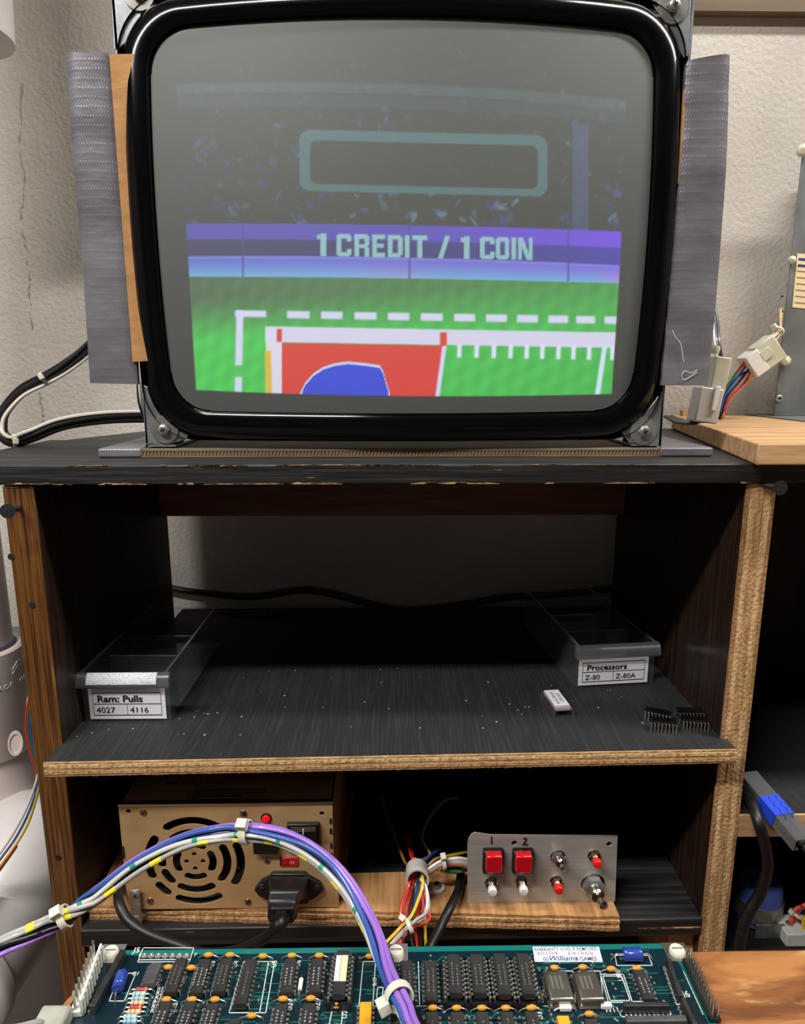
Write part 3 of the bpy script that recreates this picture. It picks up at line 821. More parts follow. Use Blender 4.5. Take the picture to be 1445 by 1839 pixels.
def poly(pts, n):
    out = []
    ys = np.linspace(pts[0][1], pts[-1][1], n); X = np.interp(ys, [p[1] for p in pts], [p[0] for p in pts])
    return list(zip(X, ys))
NT = 34
tape_strip('t', poly([(117, 93), (130, 300), (146, 470), (160, 688)], NT), poly([(199, 96), (212, 300), (232, 470), (246, 690)], NT), MY-0.002, 0.004).build('duct_tape', 'tape', mon)
tape_strip('t', [(x+random.uniform(-1.2, 1.2), y) for x, y in poly([(1235, 108), (1222, 300), (1206, 470), (1190, 692)], NT)],
           poly([(1312, 96), (1306, 300), (1286, 560), (1272, 692)], NT), MY-0.002, 0.004).build('duct_tape', 'tape', mon)
plate_px(MB(), [(1228, 160), (1233, 160), (1224, 330), (1217, 330)], MY-0.0005, 0.002).build('cardboard_guard', 'cardboard', mon)
for (a, b) in ((1244, 590), (1232, 662)):    # frayed threads on the tape
    pass
th = spline([oy(a, b, MY-0.0040) for a, b in ((1207, 593), (1212, 605), (1222, 618), (1226, 640), (1228, 650))], 5)
MB().tube(th, 0.00022, 4).build('thread', 'nylon', mon)
th = spline([oy(a, b, MY-0.0040) for a, b in ((1252, 668), (1240, 676), (1228, 682), (1224, 674), (1230, 666), (1240, 670), (1252, 664))], 5)
MB().tube(th, 0.00022, 4).build('thread', 'nylon', mon)

# cardboard sheet with taped ends under the monitor
cb = thing('cardboard_sheet', (MX, 0.55, ZT), 'grey cardboard sheet with duct taped ends lying under the monitor', 'cardboard')
cl = oz(252, 822, ZT); crr = oz(1192, 822, ZT)
fy = cl.y
MB().box(cl.x-0.022, crr.x+0.022, fy+0.0005, fy+0.17, ZT+0.0002, ZT+0.0058).build('sheet', 'card_grey', cb)
flu = MB(); n = 150
for i in range(n):
    x0 = cl.x+(crr.x-cl.x)*i/n; x1 = cl.x+(crr.x-cl.x)*(i+0.55)/n
    flu.prism([Vector((x0, fy, ZT+0.0012)), Vector((x1, fy, ZT+0.0012)), Vector((x1+0.0005, fy, ZT+0.0046)), Vector((x0+0.0005, fy, ZT+0.0046))], (0, 0.0006, 0))
flu.build('corrugation', 'card_brown', cb)['kind'] = 'stuff'
MB().box(cl.x, crr.x, fy-0.0002, fy+0.0006, ZT+0.0046, ZT+0.0058).build('liner', 'card_grey', cb)
MB().box(cl.x, crr.x, fy-0.0002, fy+0.0006, ZT+0.0003, ZT+0.0012).build('liner', 'card_grey', cb)
for x0, x1 in ((oz(178, 822, ZT).x, cl.x+0.001), (crr.x-0.001, oz(1270, 818, ZT).x)):
    MB().box(x0, x1, fy-0.0015, fy+0.172, ZT+0.0001, ZT+0.0068).build('duct_tape', 'tape', cb, 0.0016, 3)

# ================================================================== ON THE TOP BOARD, LEFT
def bundle(root, path, specs, r, twist=0.6, k=7, sides=7, phase=0.0, axis=None, keys=None):
    """wires side by side along one path; specs = (material, radial slot a, b in wire diameters)"""
    P = spline(path, k); n = len(P); obs = []
    for (m, a, b) in specs:
        pts = []; prev = None
        for i, p in enumerate(P):
            t = (P[min(i+1, n-1)]-P[max(i-1, 0)]).normalized()
            ref = Vector(axis) if axis else Vector((0, 1, 0))
            nb = t.cross(ref).normalized(); bb = nb.cross(t)
            th = phase+twist*math.sin(i/n*PI*2.2+a) if keys is None else float(np.interp(i/n, keys[0], keys[1]))+0.25*math.sin(i*.22+a*3)
            ca, sa = math.cos(th), math.sin(th)
            pts.append(p+(nb*(a*ca-b*sa)+bb*(a*sa+b*ca))*r*2.05)
        obs.append(MB().tube(pts, r, sides).build('wire', 'wire_'+m, root)); obs[-1]['_p'] = 0
        del obs[-1]['_p']
        obs[-1] = (obs[-1], pts)
    return P, obs
def tie_ring(root, P, i, rad, wdt=0.0028, m='nylon', head=(0, 0, 1), hs=0.0042):
    t = (P[min(i+1, len(P)-1)]-P[max(i-1, 0)]).normalized(); c = P[i]
    a = Vector((0, 0, 1)) if abs(t.z) < 0.9 else Vector((0, 1, 0))
    u = (a-t*a.dot(t)).normalized(); v = t.cross(u); vs = []; n = 18
    for h in (-wdt/2, wdt/2):
        for rr_ in (rad, rad+0.0011):
            for k in range(n):
                q = 2*PI*k/n; vs.append(c+t*h+(u*math.cos(q)+v*math.sin(q))*rr_)
    fs = []
    for k in range(n):
        k2 = (k+1) % n
        fs += [(k, k2, n+k2, n+k), (2*n+k, 3*n+k, 3*n+k2, 2*n+k2), (n+k, n+k2, 3*n+k2, 3*n+k), (k, 2*n+k, 2*n+k2, k2)]
    mb = MB().add(vs, fs)
    hd = Vector(head); hd = (hd-t*hd.dot(t)).normalized(); w_ = t.cross(hd)
    q = c+hd*(rad+hs*0.4)
    mt = Matrix(((t.x, w_.x, hd.x, q.x), (t.y, w_.y, hd.y, q.y), (t.z, w_.z, hd.z, q.z), (0, 0, 0, 1)))
    mb.cbox((0, 0, 0), (wdt*1.45, hs, hs), mt)
    return mb.build('cable_tie', m, root, 0.0003)

lc = thing('monitor_cable', oz(20, 797, ZT), 'loop of black and white wires with nylon ties lying left of the monitor', 'cable')
lpath = [oy(215, 560, .615), oy(160, 622, .60), oy(120, 655, .585), oy(85, 677, .575), oy(40, 702, .57), oy(8, 740, .565), oy(2, 768, .562), oy(8, 785, .560), oy(26, 793, .562), oy(60, 783, .572), oy(110, 764, .58), oy(180, 753, .59), oy(258, 750, .60), oy(330, 752, .61)]
P, _ = bundle(lc, lpath, [('black', 0, 0), ('black', 1, 0), ('black', -1, 0), ('black', .5, -.9), ('black', -.5, -.9), ('black', .5, .9), ('black', -.5, .9), ('white', 1.5, -.6)], 0.0016, 0.5)
for i in (22, 56): tie_ring(lc, P, i, 0.0050, head=(0, -1, 0.1), hs=0.0045)
MB().tube(spline([oy(248, 688, .54), oy(250, 720, .54), oy(258, 748, .55)], 6), 0.0014, 7).build('wire', 'wire_black', lc)
MB().tube(spline([oy(250, 686, .538), oy(253, 718, .538), oy(260, 745, .548)], 6), 0.0011, 7).build('wire', 'wire_white', lc)

# ================================================================== ON THE TOP BOARD, RIGHT
ZR = 1.2555
tb = thing('tan_plank', (0.42, 0.58, ZT), 'bare tan wooden plank lying on the black top beside the monitor', 'plank')
c0 = oz(1357, 836, ZT+0.0003); yb_ = 0.738
top = [Vector((c0.x, c0.y, ZT+0.0003)), Vector((0.66, c0.y+0.004, ZT+0.0003)), Vector((0.66, yb_, ZT+0.0003)), Vector((0.305, yb_, ZT+0.0003))]
MB().prism(top, (0, 0, ZR-ZT-0.0003)).build('plank', 'tan_board', tb, 0.0012)
MB().box(0.308, 0.335, yb_-0.02, yb_-0.012, ZR, ZR+0.006).build('strip', 'tan_board', tb)
# grey sheet metal case
gy = 0.700
gx = oy(1392, 722, gy).x
gz1 = oy(1441, 262, gy).z
gc = thing('grey_case', (gx+0.12, gy, ZR), 'grey sheet metal case with a cream rating label standing on the tan plank', 'metal case')
MB().box(gx, gx+0.24, gy, gy+0.0016, ZR+0.0014, gz1).build('front_sheet', 'grey_case', gc, 0.0004)
MB().box(gx+0.03, gx+0.24, gy+0.0017, gy+0.036, ZR+0.0014, gz1-0.01).build('case', 'grey_case', gc, 0.0008)
MB().box(gx-0.012, gx+0.24, gy-0.075, gy+0.036, ZR+0.0001, ZR+0.0013).build('base_flange', 'grey_case', gc)
lb_ = [oy(a, b, gy-0.0002) for a, b in ((1431, 455), (1470, 458), (1462, 556), (1422, 552))]
lab = MB().prism(lb_, (0, -0.0003, 0)).build('rating_label', 'paper_cream', gc)
for i in range(8):
    a = lb_[0].lerp(lb_[3], (i+0.7)/8.6); b_ = lb_[1].lerp(lb_[2], (i+0.7)/8.6)
    p0 = a.lerp(b_, .08); p1 = a.lerp(b_, .9)
    h = 0.0022 if i in (0, 1) else 0.0008
    MB().prism([p0, p1, p1+Vector((0, 0, -h)), p0+Vector((0, 0, -h))], (0, -0.0006, 0)).build('print_line', 'ink_blue' if i < 2 else 'ink_grey', lab)
for (a, b, m, r) in ((1420, 468, 'tan_board', .004), (1440, 272, 'nylon', .006), (1409, 648, 'nylon', 0.0052)):
    c = oy(a, b, gy); MB().lathe([(r*0.7, 0), (r, 0.003), (r*.8, 0.009), (0, 0.011)], c, (-.4, -1, 0), 12).build('grommet', 'nylon', gc)
screw_head(gc, oy(1399, 716, gy), 0.0038, 'tin')
screw_head(gc, oy(1404, 532, gy), 0.0012, 'ink')
gw = [oy(1412, 600, gy+.004), oy(1402, 585, gy-.012), oy(1398, 575, gy-.012)]
# wires and connectors hanging between the case and the monitor
hc = thing('case_connector', oy(1368, 645, .66), 'translucent white plug with coloured wires hanging beside the grey case', 'connector')
c = oy(1366, 641, .655)
rot = Matrix.Translation(c) @ Matrix.Rotation(math.radians(-38), 4, 'Y')
MB().cbox((0.006, 0, 0), (0.022, 0.016, 0.026), rot).build('plug_housing', 'connector', hc, 0.0015)
MB().cbox((-0.010, -0.001, 0), (0.014, 0.019, 0.023), rot).build('socket_housing', 'connector_white', hc, 0.001)
MB().cbox((0.001, -0.0090, 0.002), (0.012, 0.003, 0.010), rot).build('latch', 'connector', hc, 0.0006)
for k, (m, dx, dz) in enumerate((('red', -9, 14), ('green', -3, 5), ('blue', 2, 9), ('black', 6, 16), ('red', 10, 25), ('navy', 0, 12), ('tan', 8, 30))):
    p = [rot @ Vector((-0.012, -0.004+0.002*(k % 3), 0.009-0.0030*k)), oy(1325+dx, 664+dz, .652), oy(1300+dx*.8, 705+dz*.5, .648), oy(1292+dx*.8, 733+dz*.4, .645), oy(1286+dx, 752, .65)]
    MB().tube(spline(p, 6), 0.0012, 7).build('wire', 'wire_'+m, hc)
for k, m in enumerate(('tan', 'white', 'navy', 'tan')):
    p = [rot @ Vector((0.016, -0.003+0.002*k, 0.004-0.004*k)), oy(1380+3*k, 606+4*k, .66), oy(1397+k, 596, .672), oy(1401, 575-6*k, .69), oy(1403+k, 560, .702)]
    MB().tube(spline(p, 6), 0.0012, 7).build('wire', 'wire_'+m, hc)
Pt = spline([oy(1380, 606, .66), oy(1397, 596, .672), oy(1401, 575, .69)], 4)
tie_ring(hc, Pt, 4, 0.0042, head=(-1, -.4, .3), hs=0.005)

mc = thing('monitor_connector', oz(1245, 770, ZR), 'long clear white connector with black wires leaning on the tan plank', 'connector')
yk = 0.545
top_c = oy(1288, 640, yk); bot_c = oy(1262, 760, yk)
ax = (top_c-bot_c).normalized(); sx_ = Vector((0, 1, 0)).cross(ax).normalized()
fr = lambda t: Matrix(((sx_.x, 0, ax.x, 0), (sx_.y, 1, ax.y, 0), (sx_.z, 0, ax.z, 0), (0, 0, 0, 1)))
rt_ = Matrix.Translation((top_c+bot_c)/2) @ fr(0)
L_ = (top_c-bot_c).length
MB().cbox((0.003, 0, L_*0.22), (0.0125, 0.013, L_*0.55), rt_).build('plug_housing', 'connector', mc, 0.001)
MB().cbox((-0.002, -0.001, -L_*0.23), (0.019, 0.016, L_*0.52), rt_).build('socket_housing', 'nylon_clear', mc, 0.0012)
MB().cbox((0.001, -0.0095, -L_*0.12), (0.004, 0.003, L_*0.36), rt_).build('latch', 'connector_white', mc, 0.0006)
e0 = rt_ @ Vector((0.002, 0, -L_*0.47)); g0 = rt_ @ Vector((0.002, 0, L_*0.48))
for k in range(4):
    d_ = Vector((0.0022*(k-1.5), 0.001*(k % 2), 0))
    MB().tube(spline([e0+d_, oy(1250, 757, yk)+d_*1.2, oz(1238, 766, ZR+0.002)+Vector((0, -.004, 0.003))+d_*.5, oy(1222, 758, .575)+d_, oy(1200, 748, .60)+d_], 6), 0.0014, 7).build('wire', 'wire_black', mc)
for k, m in enumerate(('white', 'navy', 'black')):
    d_ = Vector((0.0024*(k-1), 0.001*k, 0))
    MB().tube(spline([g0+d_, oy(1287, 612, yk+.006)+d_, oy(1284, 575, yk+.02)+d_, oy(1278, 545, yk+.03)+d_], 6), 0.0014, 7).build('wire', 'wire_'+m, mc)
MB().lathe([(0.0030, -0.003), (0.0036, 0), (0.0030, 0.003)], oy(1284, 628, yk-.004), ax, 10).build('cable_tie', 'nylon', mc)

# ================================================================== BEHIND THE MIDDLE SHELF
bc = MB().tube(spline([oy(290, 1052, .7412), oy(340, 1062, .7412), oy(450, 1072, .7412), oy(540, 1060, .7412), oy(600, 1068, .7412), oy(680, 1088, .7412), oy(740, 1096, .7412), oy(830, 1086, .7412), oy(900, 1074, .7412), oy(1000, 1068, .7412), oy(1110, 1056, .7412)], 8), 0.0040, 10).build('black_cable', 'rubber', None, loc=oy(700, 1096, .7412))
tag(bc, 'thick black cable sagging along the plaster wall behind the middle shelf', 'cable')

# ================================================================== COMPONENT DRAWERS
def drawer(front, wdt, hgt, dep, ang, label, title, c1, c2, dusty, lw=0.0):
    """front: (px, py) of the front lower left corner on the shelf"""
    o = oz(front[0], front[1], ZS); o.z = ZS+0.0002
    t = thing('component_drawer', o, label, 'drawer')
    R_ = Matrix.Translation(o) @ Matrix.Rotation(ang, 4, 'Z')
    th = 0.0016
    def bx(x0, x1, y0, y1, z0, z1, name, m, par=t, bev=0.0004):
        return MB().box(x0, x1, y0, y1, z0, z1, R_).build(name, m, par, bev)
    body = MB()
    body.box(0, wdt, 0, dep, 0, th, R_)
    body.box(0, th, th, dep, th, hgt, R_); body.box(wdt-th, wdt, th, dep, th, hgt, R_)
    body.box(th, wdt-th, dep-th, dep, th, hgt*0.96, R_)
    body.build('tray', 'clear_plastic', t)
    fw_ = MB().box(0, wdt, 0, th, th, hgt*0.80, R_).build('front_wall', 'clear_plastic', t)
    # rims catch the light
    for nm_, a in (('rim', (0.0, th*1.1, 0, dep)), ('rim', (wdt-th*1.1, wdt, 0, dep))):
        MB().box(a[0]-0.0002, a[1]+0.0002, a[2], a[3], hgt-0.0006, hgt+0.0004, R_).build(nm_, 'clear_thick', t)
    # rounded pull lip over the front
    n = 8; prof_ = []
    for i in range(n+1):
        a = math.radians(90*i/n); prof_.append((-0.0062*math.sin(a)+0.0, hgt-0.0095+0.0095*math.cos(a)))
    lp_ = MB(); pts = [Vector((0, y, z)) for y, z in prof_]+[Vector((0, y*0.86, z-0.0014)) for y, z in reversed(prof_)]
    lp_.prism([R_ @ (p+Vector((-0.002, 0, 0))) for p in pts], R_.to_3x3() @ Vector((wdt+0.004, 0, 0)))
    lip = lp_.build('pull_lip', 'clear_thick', t)
    for x0 in (-0.002, wdt+0.0002):
        pe = [Vector((x0, y, z)) for y, z in prof_]+[Vector((x0, 0, hgt-0.0095))]
        MB().prism([R_ @ p for p in pe], R_.to_3x3() @ Vector((0.0018, 0, 0))).build('lip_cheek', 'clear_thick', t)
    if dusty:
        ins_ = MB(); a0 = 2; q = prof_[1:n]
        pts = [Vector((0.006, y*1.03, z+0.0003)) for y, z in q]+[Vector((0.006, y*1.0, z)) for y, z in reversed(q)]
        ins_.prism([R_ @ p for p in pts], R_.to_3x3() @ Vector((wdt-0.013, 0, 0))); ins_.build('dusty_insert', 'paper_dust', t)
    # paper label
    l0, l1, lz0, lz1 = wdt*0.07+lw, wdt*0.955+lw, 0.0022, hgt*0.67
    lab_ = bx(l0, l1, -0.0005, -0.0001, lz0, lz1, 'paper_label', 'paper', t, 0.0)
    W_, H_ = l1-l0, lz1-lz0
    def lbox(x0, x1, z0, z1): MB().box(l0+W_*x0, l0+W_*x1, -0.0007, -0.0004, lz0+H_*z0, lz0+H_*z1, R_).build('print_line', 'ink', lab_)
    e = 0.0022
    lbox(.055, .945, .86-.012, .86+.012); lbox(.055, .945, .13-.012, .13+.012); lbox(.055, .945, .50-.010, .50+.010)
    lbox(.055-e, .055+e, .13, .86); lbox(.945-e, .945+e, .13, .86); lbox(.495-e, .495+e, .13, .50)
    F_ = R_ @ frame3((0, 0, 0), (1, 0, 0), (0, 0, 1))
    def tx(body_, x, z, size, bold, xs):
        text('lettering', body_, size, F_ @ Matrix.Translation((l0+W_*x, lz0+H_*z, 0.0009)), 'ink', lab_, bold, xs=xs)
    tx(title, .11, .575, H_*.30, .025, 1.12); tx(c1, .09, .215, H_*.26, 0.0, 1.1); tx(c2, .53, .215, H_*.26, 0.0, 1.1)
    # cross dividers
    for f_ in (0.28, 0.56):
        bx(0.004, wdt-0.004, dep*f_, dep*f_+0.0012, th, hgt*0.86, 'divider', 'clear_plastic', t)
        MB().box(0.004, wdt-0.004, dep*f_-0.0002, dep*f_+0.0014, hgt*0.86, hgt*0.86+0.0006, R_).build('rim', 'clear_thick', t)
    return t, R_
d1, R1 = drawer((153, 1296), 0.0655, 0.0405, 0.150, math.radians(-0.1), 'clear drawer labelled Ram: Pulls with a dusty front lip', 'Ram: Pulls', '4027', '4116', True)
d2, R2 = drawer((1032, 1236), 0.0695, 0.0385, 0.150, math.radians(5.8), 'clear drawer labelled Processors standing by the right panel', 'Processors', 'Z-80', 'Z-80A', False, -0.0025)

# ------------------------------------------------------------------ chips
def dip(npin, lng, wid, m='chip_black', z0=0.0, body_h=0.0034, leg=0.0032, pw=0.0005, splay=0.0006):
    """DIP package meshes along +Y, centred, feet at z=0: (body mesh, pins mesh)"""
    b = MB(); h0 = leg; hm = h0+body_h*0.5; h1 = h0+body_h; w = wid/2; l = lng/2; c = 0.00045
    b.add([(-w+c, -l+c, h0), (w-c, -l+c, h0), (w-c, l-c, h0), (-w+c, l-c, h0), (-w, -l, hm), (w, -l, hm), (w, l, hm), (-w, l, hm), (-w+c, -l+c, h1), (w-c, -l+c, h1), (w-c, l-c, h1), (-w+c, l-c, h1)],
          [(3, 2, 1, 0), (8, 9, 10, 11)]+[(i, (i+1) % 4, (i+1) % 4+4, i+4) for i in range(4)]+[(i+4, (i+1) % 4+4, (i+1) % 4+8, i+8) for i in range(4)])
    b.lathe([(0.0009, h1-0.0003), (0.0009, h1+0.00005), (0, h1+0.00005)], (0, l-0.0016, 0), (0, 0, 1), 10)
    p = MB(); n = npin//2
    for sgn in (-1, 1):
        for i in range(n):
            y = (i-(n-1)/2)*0.00254; x = sgn*w
            p.box(min(x, x+sgn*0.0010), max(x, x+sgn*0.0010), y-0.0007, y+0.0007, hm-0.00015, hm+0.00015)
            x2 = x+sgn*0.0010
            p.prism([Vector((x2-0.00015, y-0.0007, hm+0.00015)), Vector((x2+0.00015, y-0.0007, hm+0.00015)), Vector((x2+0.00015+sgn*splay, y-0.00035, 0)), Vector((x2-0.00015+sgn*splay, y-0.00035, 0))], (0, 0.0007, 0))
    return b.mesh('chip_body', m), p.mesh('pins', 'tin')
GC = 'black chips on the middle shelf'
mat('chip_gloss', (9, 9, 10), 0.3, coat=0.3)
bm16, pm16 = dip(16, 0.0193, 0.0066, 'chip_gloss', leg=0.0050)
loose = []
CL = [((1181, 1281), 1.10, 'back', 'loose black memory chip at the back of the four by the right panel'), ((1238, 1279), 1.52, '', ''), ((1190, 1298), 1.33, '', ''), ((1246, 1295), 1.42, '', '')]
for i, (p, a, _, _) in enumerate(CL):
    c = oz(p[0], p[1], ZS+0.006); 
    t = thing('memory_chip', (c.x, c.y, ZS+0.0002), ('loose black chip of four, in the rear pair and nearer the Processors drawer side', 'loose black chip of four, in the rear pair and against the right panel',
              'loose black chip of four, in the pair nearer the shelf edge, away from the panel', 'loose black chip of four, nearer the shelf edge and against the right panel')[i], 'chip', 'loose black chips by the right panel')
    t.rotation_euler[2] = a
    b_ = link('chip_body', bm16, t); q_ = link('pins', pm16, t)
c = oz(1000, 1254, ZS+0.008)
wt = thing('labelled_chip', (c.x, c.y, ZS+0.0002), 'grey ceramic chip with a white paper label on the middle shelf', 'chip')
wt.rotation_euler[2] = math.radians(6)
bm24, pm24 = dip(28, 0.0365*0.82, 0.0138*0.93, 'ceramic_chip', leg=0.0045, body_h=0.0030)
link('chip_body', bm24, wt); link('pins', pm24, wt)
lbm = MB().box(-0.0060, 0.0060, -0.0118, 0.0145, 0.00751, 0.0078).mesh('paper_label', 'paper')
lo = link('paper_label', lbm, wt)
for k, s_ in enumerate(('Astro Blaster', 'CPU-829')):
    me = _conv('lettering', (lambda cu: (setattr(cu, 'body', s_), setattr(cu, 'size', 0.0039), setattr(cu, 'align_x', 'CENTER'), cu)[-1])(bpy.data.curves.new('lettering', 'FONT')),
               frame3((-0.0006+0.0046*k, 0.001, 0.00786), (0, 1, 0), (-1, 0, 0)), 'ink', (0, 0, 0))
    link('lettering', me, lo)
# row of gold pins of a chip lying upside down at the back of the shelf
c = oz(455, 1108, ZS)
ft = thing('pin_strip', (c.x, c.y, ZS), 'small black strip with a row of copper pins at the back of the middle shelf', 'connector')
MB().box(c.x-0.026, c.x+0.024, c.y, c.y+0.005, ZS+0.0002, ZS+0.006).build('strip', 'chip_black', ft)
for i in range(18): MB().box(c.x-0.024+i*0.00254, c.x-0.0232+i*0.00254, c.y-0.0012, c.y, ZS+0.0002, ZS+0.0052).build('pin', 'bare_chip', ft)
mat('crumb', (196, 190, 168), 0.8)
dust = MB()
for i in range(80):
    p = Vector((random.uniform(-.235, .235), random.uniform(.455, .58), ZS+0.0001)); s_ = random.uniform(0.0002, 0.0008); a = random.uniform(0, 6.3)
    if i > 60: p.x = random.uniform(-.235, -.1); p.y = random.uniform(.455, .50)
    dust.prism([p+Vector((math.cos(a+j*2.1)*s_*(1+.5*random.random()), math.sin(a+j*2.1)*s_, 0)) for j in range(3)], (0, 0, s_*0.5))
dust = dust.build('wood_crumbs', 'crumb', None, loc=(0, .5, ZS)); dust['kind'] = 'stuff'; tag(dust, 'pale wood crumbs scattered on the black middle shelf', 'crumbs')

# ================================================================== LOWER SHELF
ZP = 0.8965          # top of the raw plank
pk = thing('plywood_plank', (0, 0.5, ZL), 'raw plywood plank on the lower black shelf carrying the power supply', 'plank')
pa = oz(160, 1652, ZL); pb_ = oz(1112, 1673, ZL)
pa = Vector((XL1+0.003, pa.y, 0)); 
ply2 = [(ZL+0.0003, ZL+0.0033, 'ply_dark', 0.0), (ZL+0.0034, ZL+0.0062, 'ply_light', 0.0012), (ZL+0.0063, ZL+0.0087, 'ply_mid', 0.0004), (ZL+0.0088, ZP, 'plank_face', 0.0016)]
for z0, z1, m, d_ in ply2:
    n = 60; pts = []
    for i in range(n+1):
        q = Vector((pa.x, pa.y, 0)).lerp(Vector((pb_.x, pb_.y, 0)), i/n)
        pts.append(Vector((q.x, q.y+d_+random.uniform(-.0005, .0005), z0)))
    pts += [Vector((pb_.x, 0.490, z0)), Vector((-0.040, 0.486, z0)), Vector((-0.040, 0.60, z0)), Vector((pa.x, 0.60, z0))]
    MB().prism(pts, (0, 0, z1-z0)).build('ply', m, pk)

# ---- power supply
QY = 0.4495
qx0, qx1 = oy(218, 1500, QY).x, oy(598, 1500, QY).x
qz0, qz1 = ZP+0.0012, oy(400, 1443, QY).z
ps = thing('power_supply', ((qx0+qx1)/2, QY+0.07, ZP), 'brass toned switching power supply with a fan grille and red indicator light', 'power supply')
QW, QH = qx1-qx0, qz1-qz0
def q2(px, py):      # pixel to plate coordinates
    p = oy(px, py, QY); return (p.x-qx0, p.z-qz0)
fcx, fcy = q2(350, 1546)
holes = []
S = 0.001
for r0, r1, arcs in ((31.5, 37.8, ((57, 123), (146, 200), (216, 230), (247, 298), (328, 382))), (21.5, 27.6, ((55, 128), (150, 185), (202, 222), (242, 298), (322, 388))), (11.0, 16.5, ((62, 118), (152, 208), (245, 295), (332, 388)))):
    for a0, a1 in arcs: holes.append(slot(fcx, fcy, r0*S, r1*S, a0, a1))
for k in range(4): holes.append(circ(fcx+0.0062*math.cos(k*PI/2), fcy+0.0062*math.sin(k*PI/2), 0.0019, 12))
for p in ((231, 1456), (578, 1460)): holes.append(circ(*q2(*p), 0.0018, 12))
outl = [(0, 0), (QW, 0), (QW, QH), (0, QH)]
me = curve_mesh('face_plate', [outl]+holes, 0.0012, facing((qx0, QY, qz0)), 'psu_plate', origin_of(ps))
link('face_plate', me, ps)
hs = MB()
hs.box(qx0, qx1, QY+0.0007, QY+0.14, qz1-0.0012, qz1); hs.box(qx0, qx1, QY+0.0007, QY+0.14, qz0, qz0+0.0012)
hs.box(qx0, qx0+0.0012, QY+0.0007, QY+0.14, qz0, qz1); hs.box(qx1-0.0012, qx1, QY+0.0007, QY+0.14, qz0, qz1); hs.box(qx0, qx1, QY+0.139, QY+0.14, qz0, qz1)
hs.build('housing', 'psu_plate', ps)
MB().box(qx0-0.0002, qx1+0.0004, QY-0.0012, QY+0.004, qz1-0.0010, qz1+0.0006).build('folded_lip', 'plate_edge', ps)
MB().box(qx1-0.0002, qx1+0.0032, QY-0.0008, QY+0.004, qz0-0.0005, qz0+0.03).build('folded_lip', 'psu_plate', ps, 0.0006)
fan = MB(); fc = Vector((qx0+fcx, QY+0.016, qz0+fcy))
fan.lathe([(0.0145, 0), (0.0145, 0.012), (0, 0.012)], fc, (0, 1, 0), 20)
for k in range(7):
    a = 2*PI*k/7; d_ = Vector((math.cos(a), 0, math.sin(a))); e_ = Vector((-math.sin(a), 0, math.cos(a)))
    fan.prism([fc+d_*0.014+e_*0.006, fc+d_*0.035+e_*0.009, fc+d_*0.035-e_*0.006+Vector((0, .01, 0)), fc+d_*0.014-e_*0.004+Vector((0, .008, 0))], (0, 0.0012, 0))
fan.build('fan', 'dark_void', ps)
fb = MB()
fbr = curve_mesh('fan_frame', [[(fcx-.040, fcy-.040), (fcx+.040, fcy-.040), (fcx+.040, fcy+.040), (fcx-.040, fcy+.040)], circ(fcx, fcy, 0.038, 40)], 0.024, facing((qx0, QY+0.0135, qz0)), 'dark_void', origin_of(ps))
link('fan_frame', fbr, ps)
MB().box(qx0+0.002, qx1-0.002, QY+0.05, QY+0.051, qz0+0.002, qz1-0.002).build('baffle', 'dark_void', ps)
for p in ((257, 1459), (437, 1461), (270, 1618), (445, 1620), (479, 1545)):
    screw_head(ps, oy(p[0], p[1], QY-0.0006), 0.0028, 'nickel', rot=random.random())
# indicator
c = oy(478, 1469, QY-0.0006)
MB().lathe([(0.0042, 0), (0.0040, 0.0008), (0.0030, 0.0008)], c, (0, -1, 0), 20).build('indicator_ring', 'ink', ps)
MB().lathe([(0.0030, 0), (0.0030, 0.0016), (0.0022, 0.0030), (0, 0.0036)], c, (0, -1, 0), 16).build('indicator_lamp', 'red_led', ps)
def pxbox(name, x0, y0, x1, y1, Y, th, m, par, bev=0.0004):
    a = oy(x0, y0, Y); b_ = oy(x1, y1, Y)
    return MB().box(min(a.x, b_.x), max(a.x, b_.x), Y-th, Y, min(a.z, b_.z), max(a.z, b_.z)).build(name, m, par, bev)
FP = QY-0.0006
br = pxbox('breaker', 455, 1482, 501, 1526, FP, 0.005, 'black_plastic', ps)
text('lettering', '10', 0.0028, facing(oy(491, 1499, FP-0.0051)), 'silk', br)
pxbox('breaker_slot', 462, 1494, 486, 1496, FP-0.0049, 0.0004, 'ink_grey', br, 0)
rk = pxbox('rocker_switch', 516, 1475, 575, 1523, FP, 0.004, 'black_plastic', ps, 0.0008)
a = oy(522, 1484, FP-0.004); b_ = oy(569, 1516, FP-0.004)
MB().prism([Vector((a.x, FP-0.0042, a.z)), Vector((a.x, FP-0.0095, a.z-0.0006)), Vector((a.x, FP-0.0060, (a.z+b_.z)/2)), Vector((a.x, FP-0.0048, b_.z)), Vector((a.x, FP-0.0040, b_.z))], (b_.x-a.x, 0, 0)).build('rocker', 'black_plastic', rk, 0.0006)
MB().box(oy(543.5, 1490, FP-.0075).x, oy(545.5, 1490, FP-.0075).x, FP-0.0094, FP-0.0076, oy(544, 1496, FP-.0075).z, oy(544, 1488, FP-.0075).z).build('on_mark', 'silk', rk)
tr_ = MB(); cc_ = oy(544, 1508, FP-0.0058); ring = [cc_+Vector((0.0019*math.cos(t*2*PI/16), 0, 0.0019*math.sin(t*2*PI/16))) for t in range(17)]
tr_.tube(ring, 0.00035, 5).build('off_mark', 'silk', rk)
vs_ = pxbox('voltage_selector', 502, 1539, 536, 1554, FP, 0.0012, 'red_switch', ps)
pxbox('slider', 507, 1541, 517, 1552, FP-0.0012, 0.0006, 'dkred_' if False else 'red_cap', vs_, 0); pxbox('slot', 502, 1539, 506, 1554, FP-0.0011, 0.0003, 'ink', vs_, 0)
text('lettering', '115', 0.0026, facing(oy(519, 1551, FP-0.0014)), 'paper', vs_)
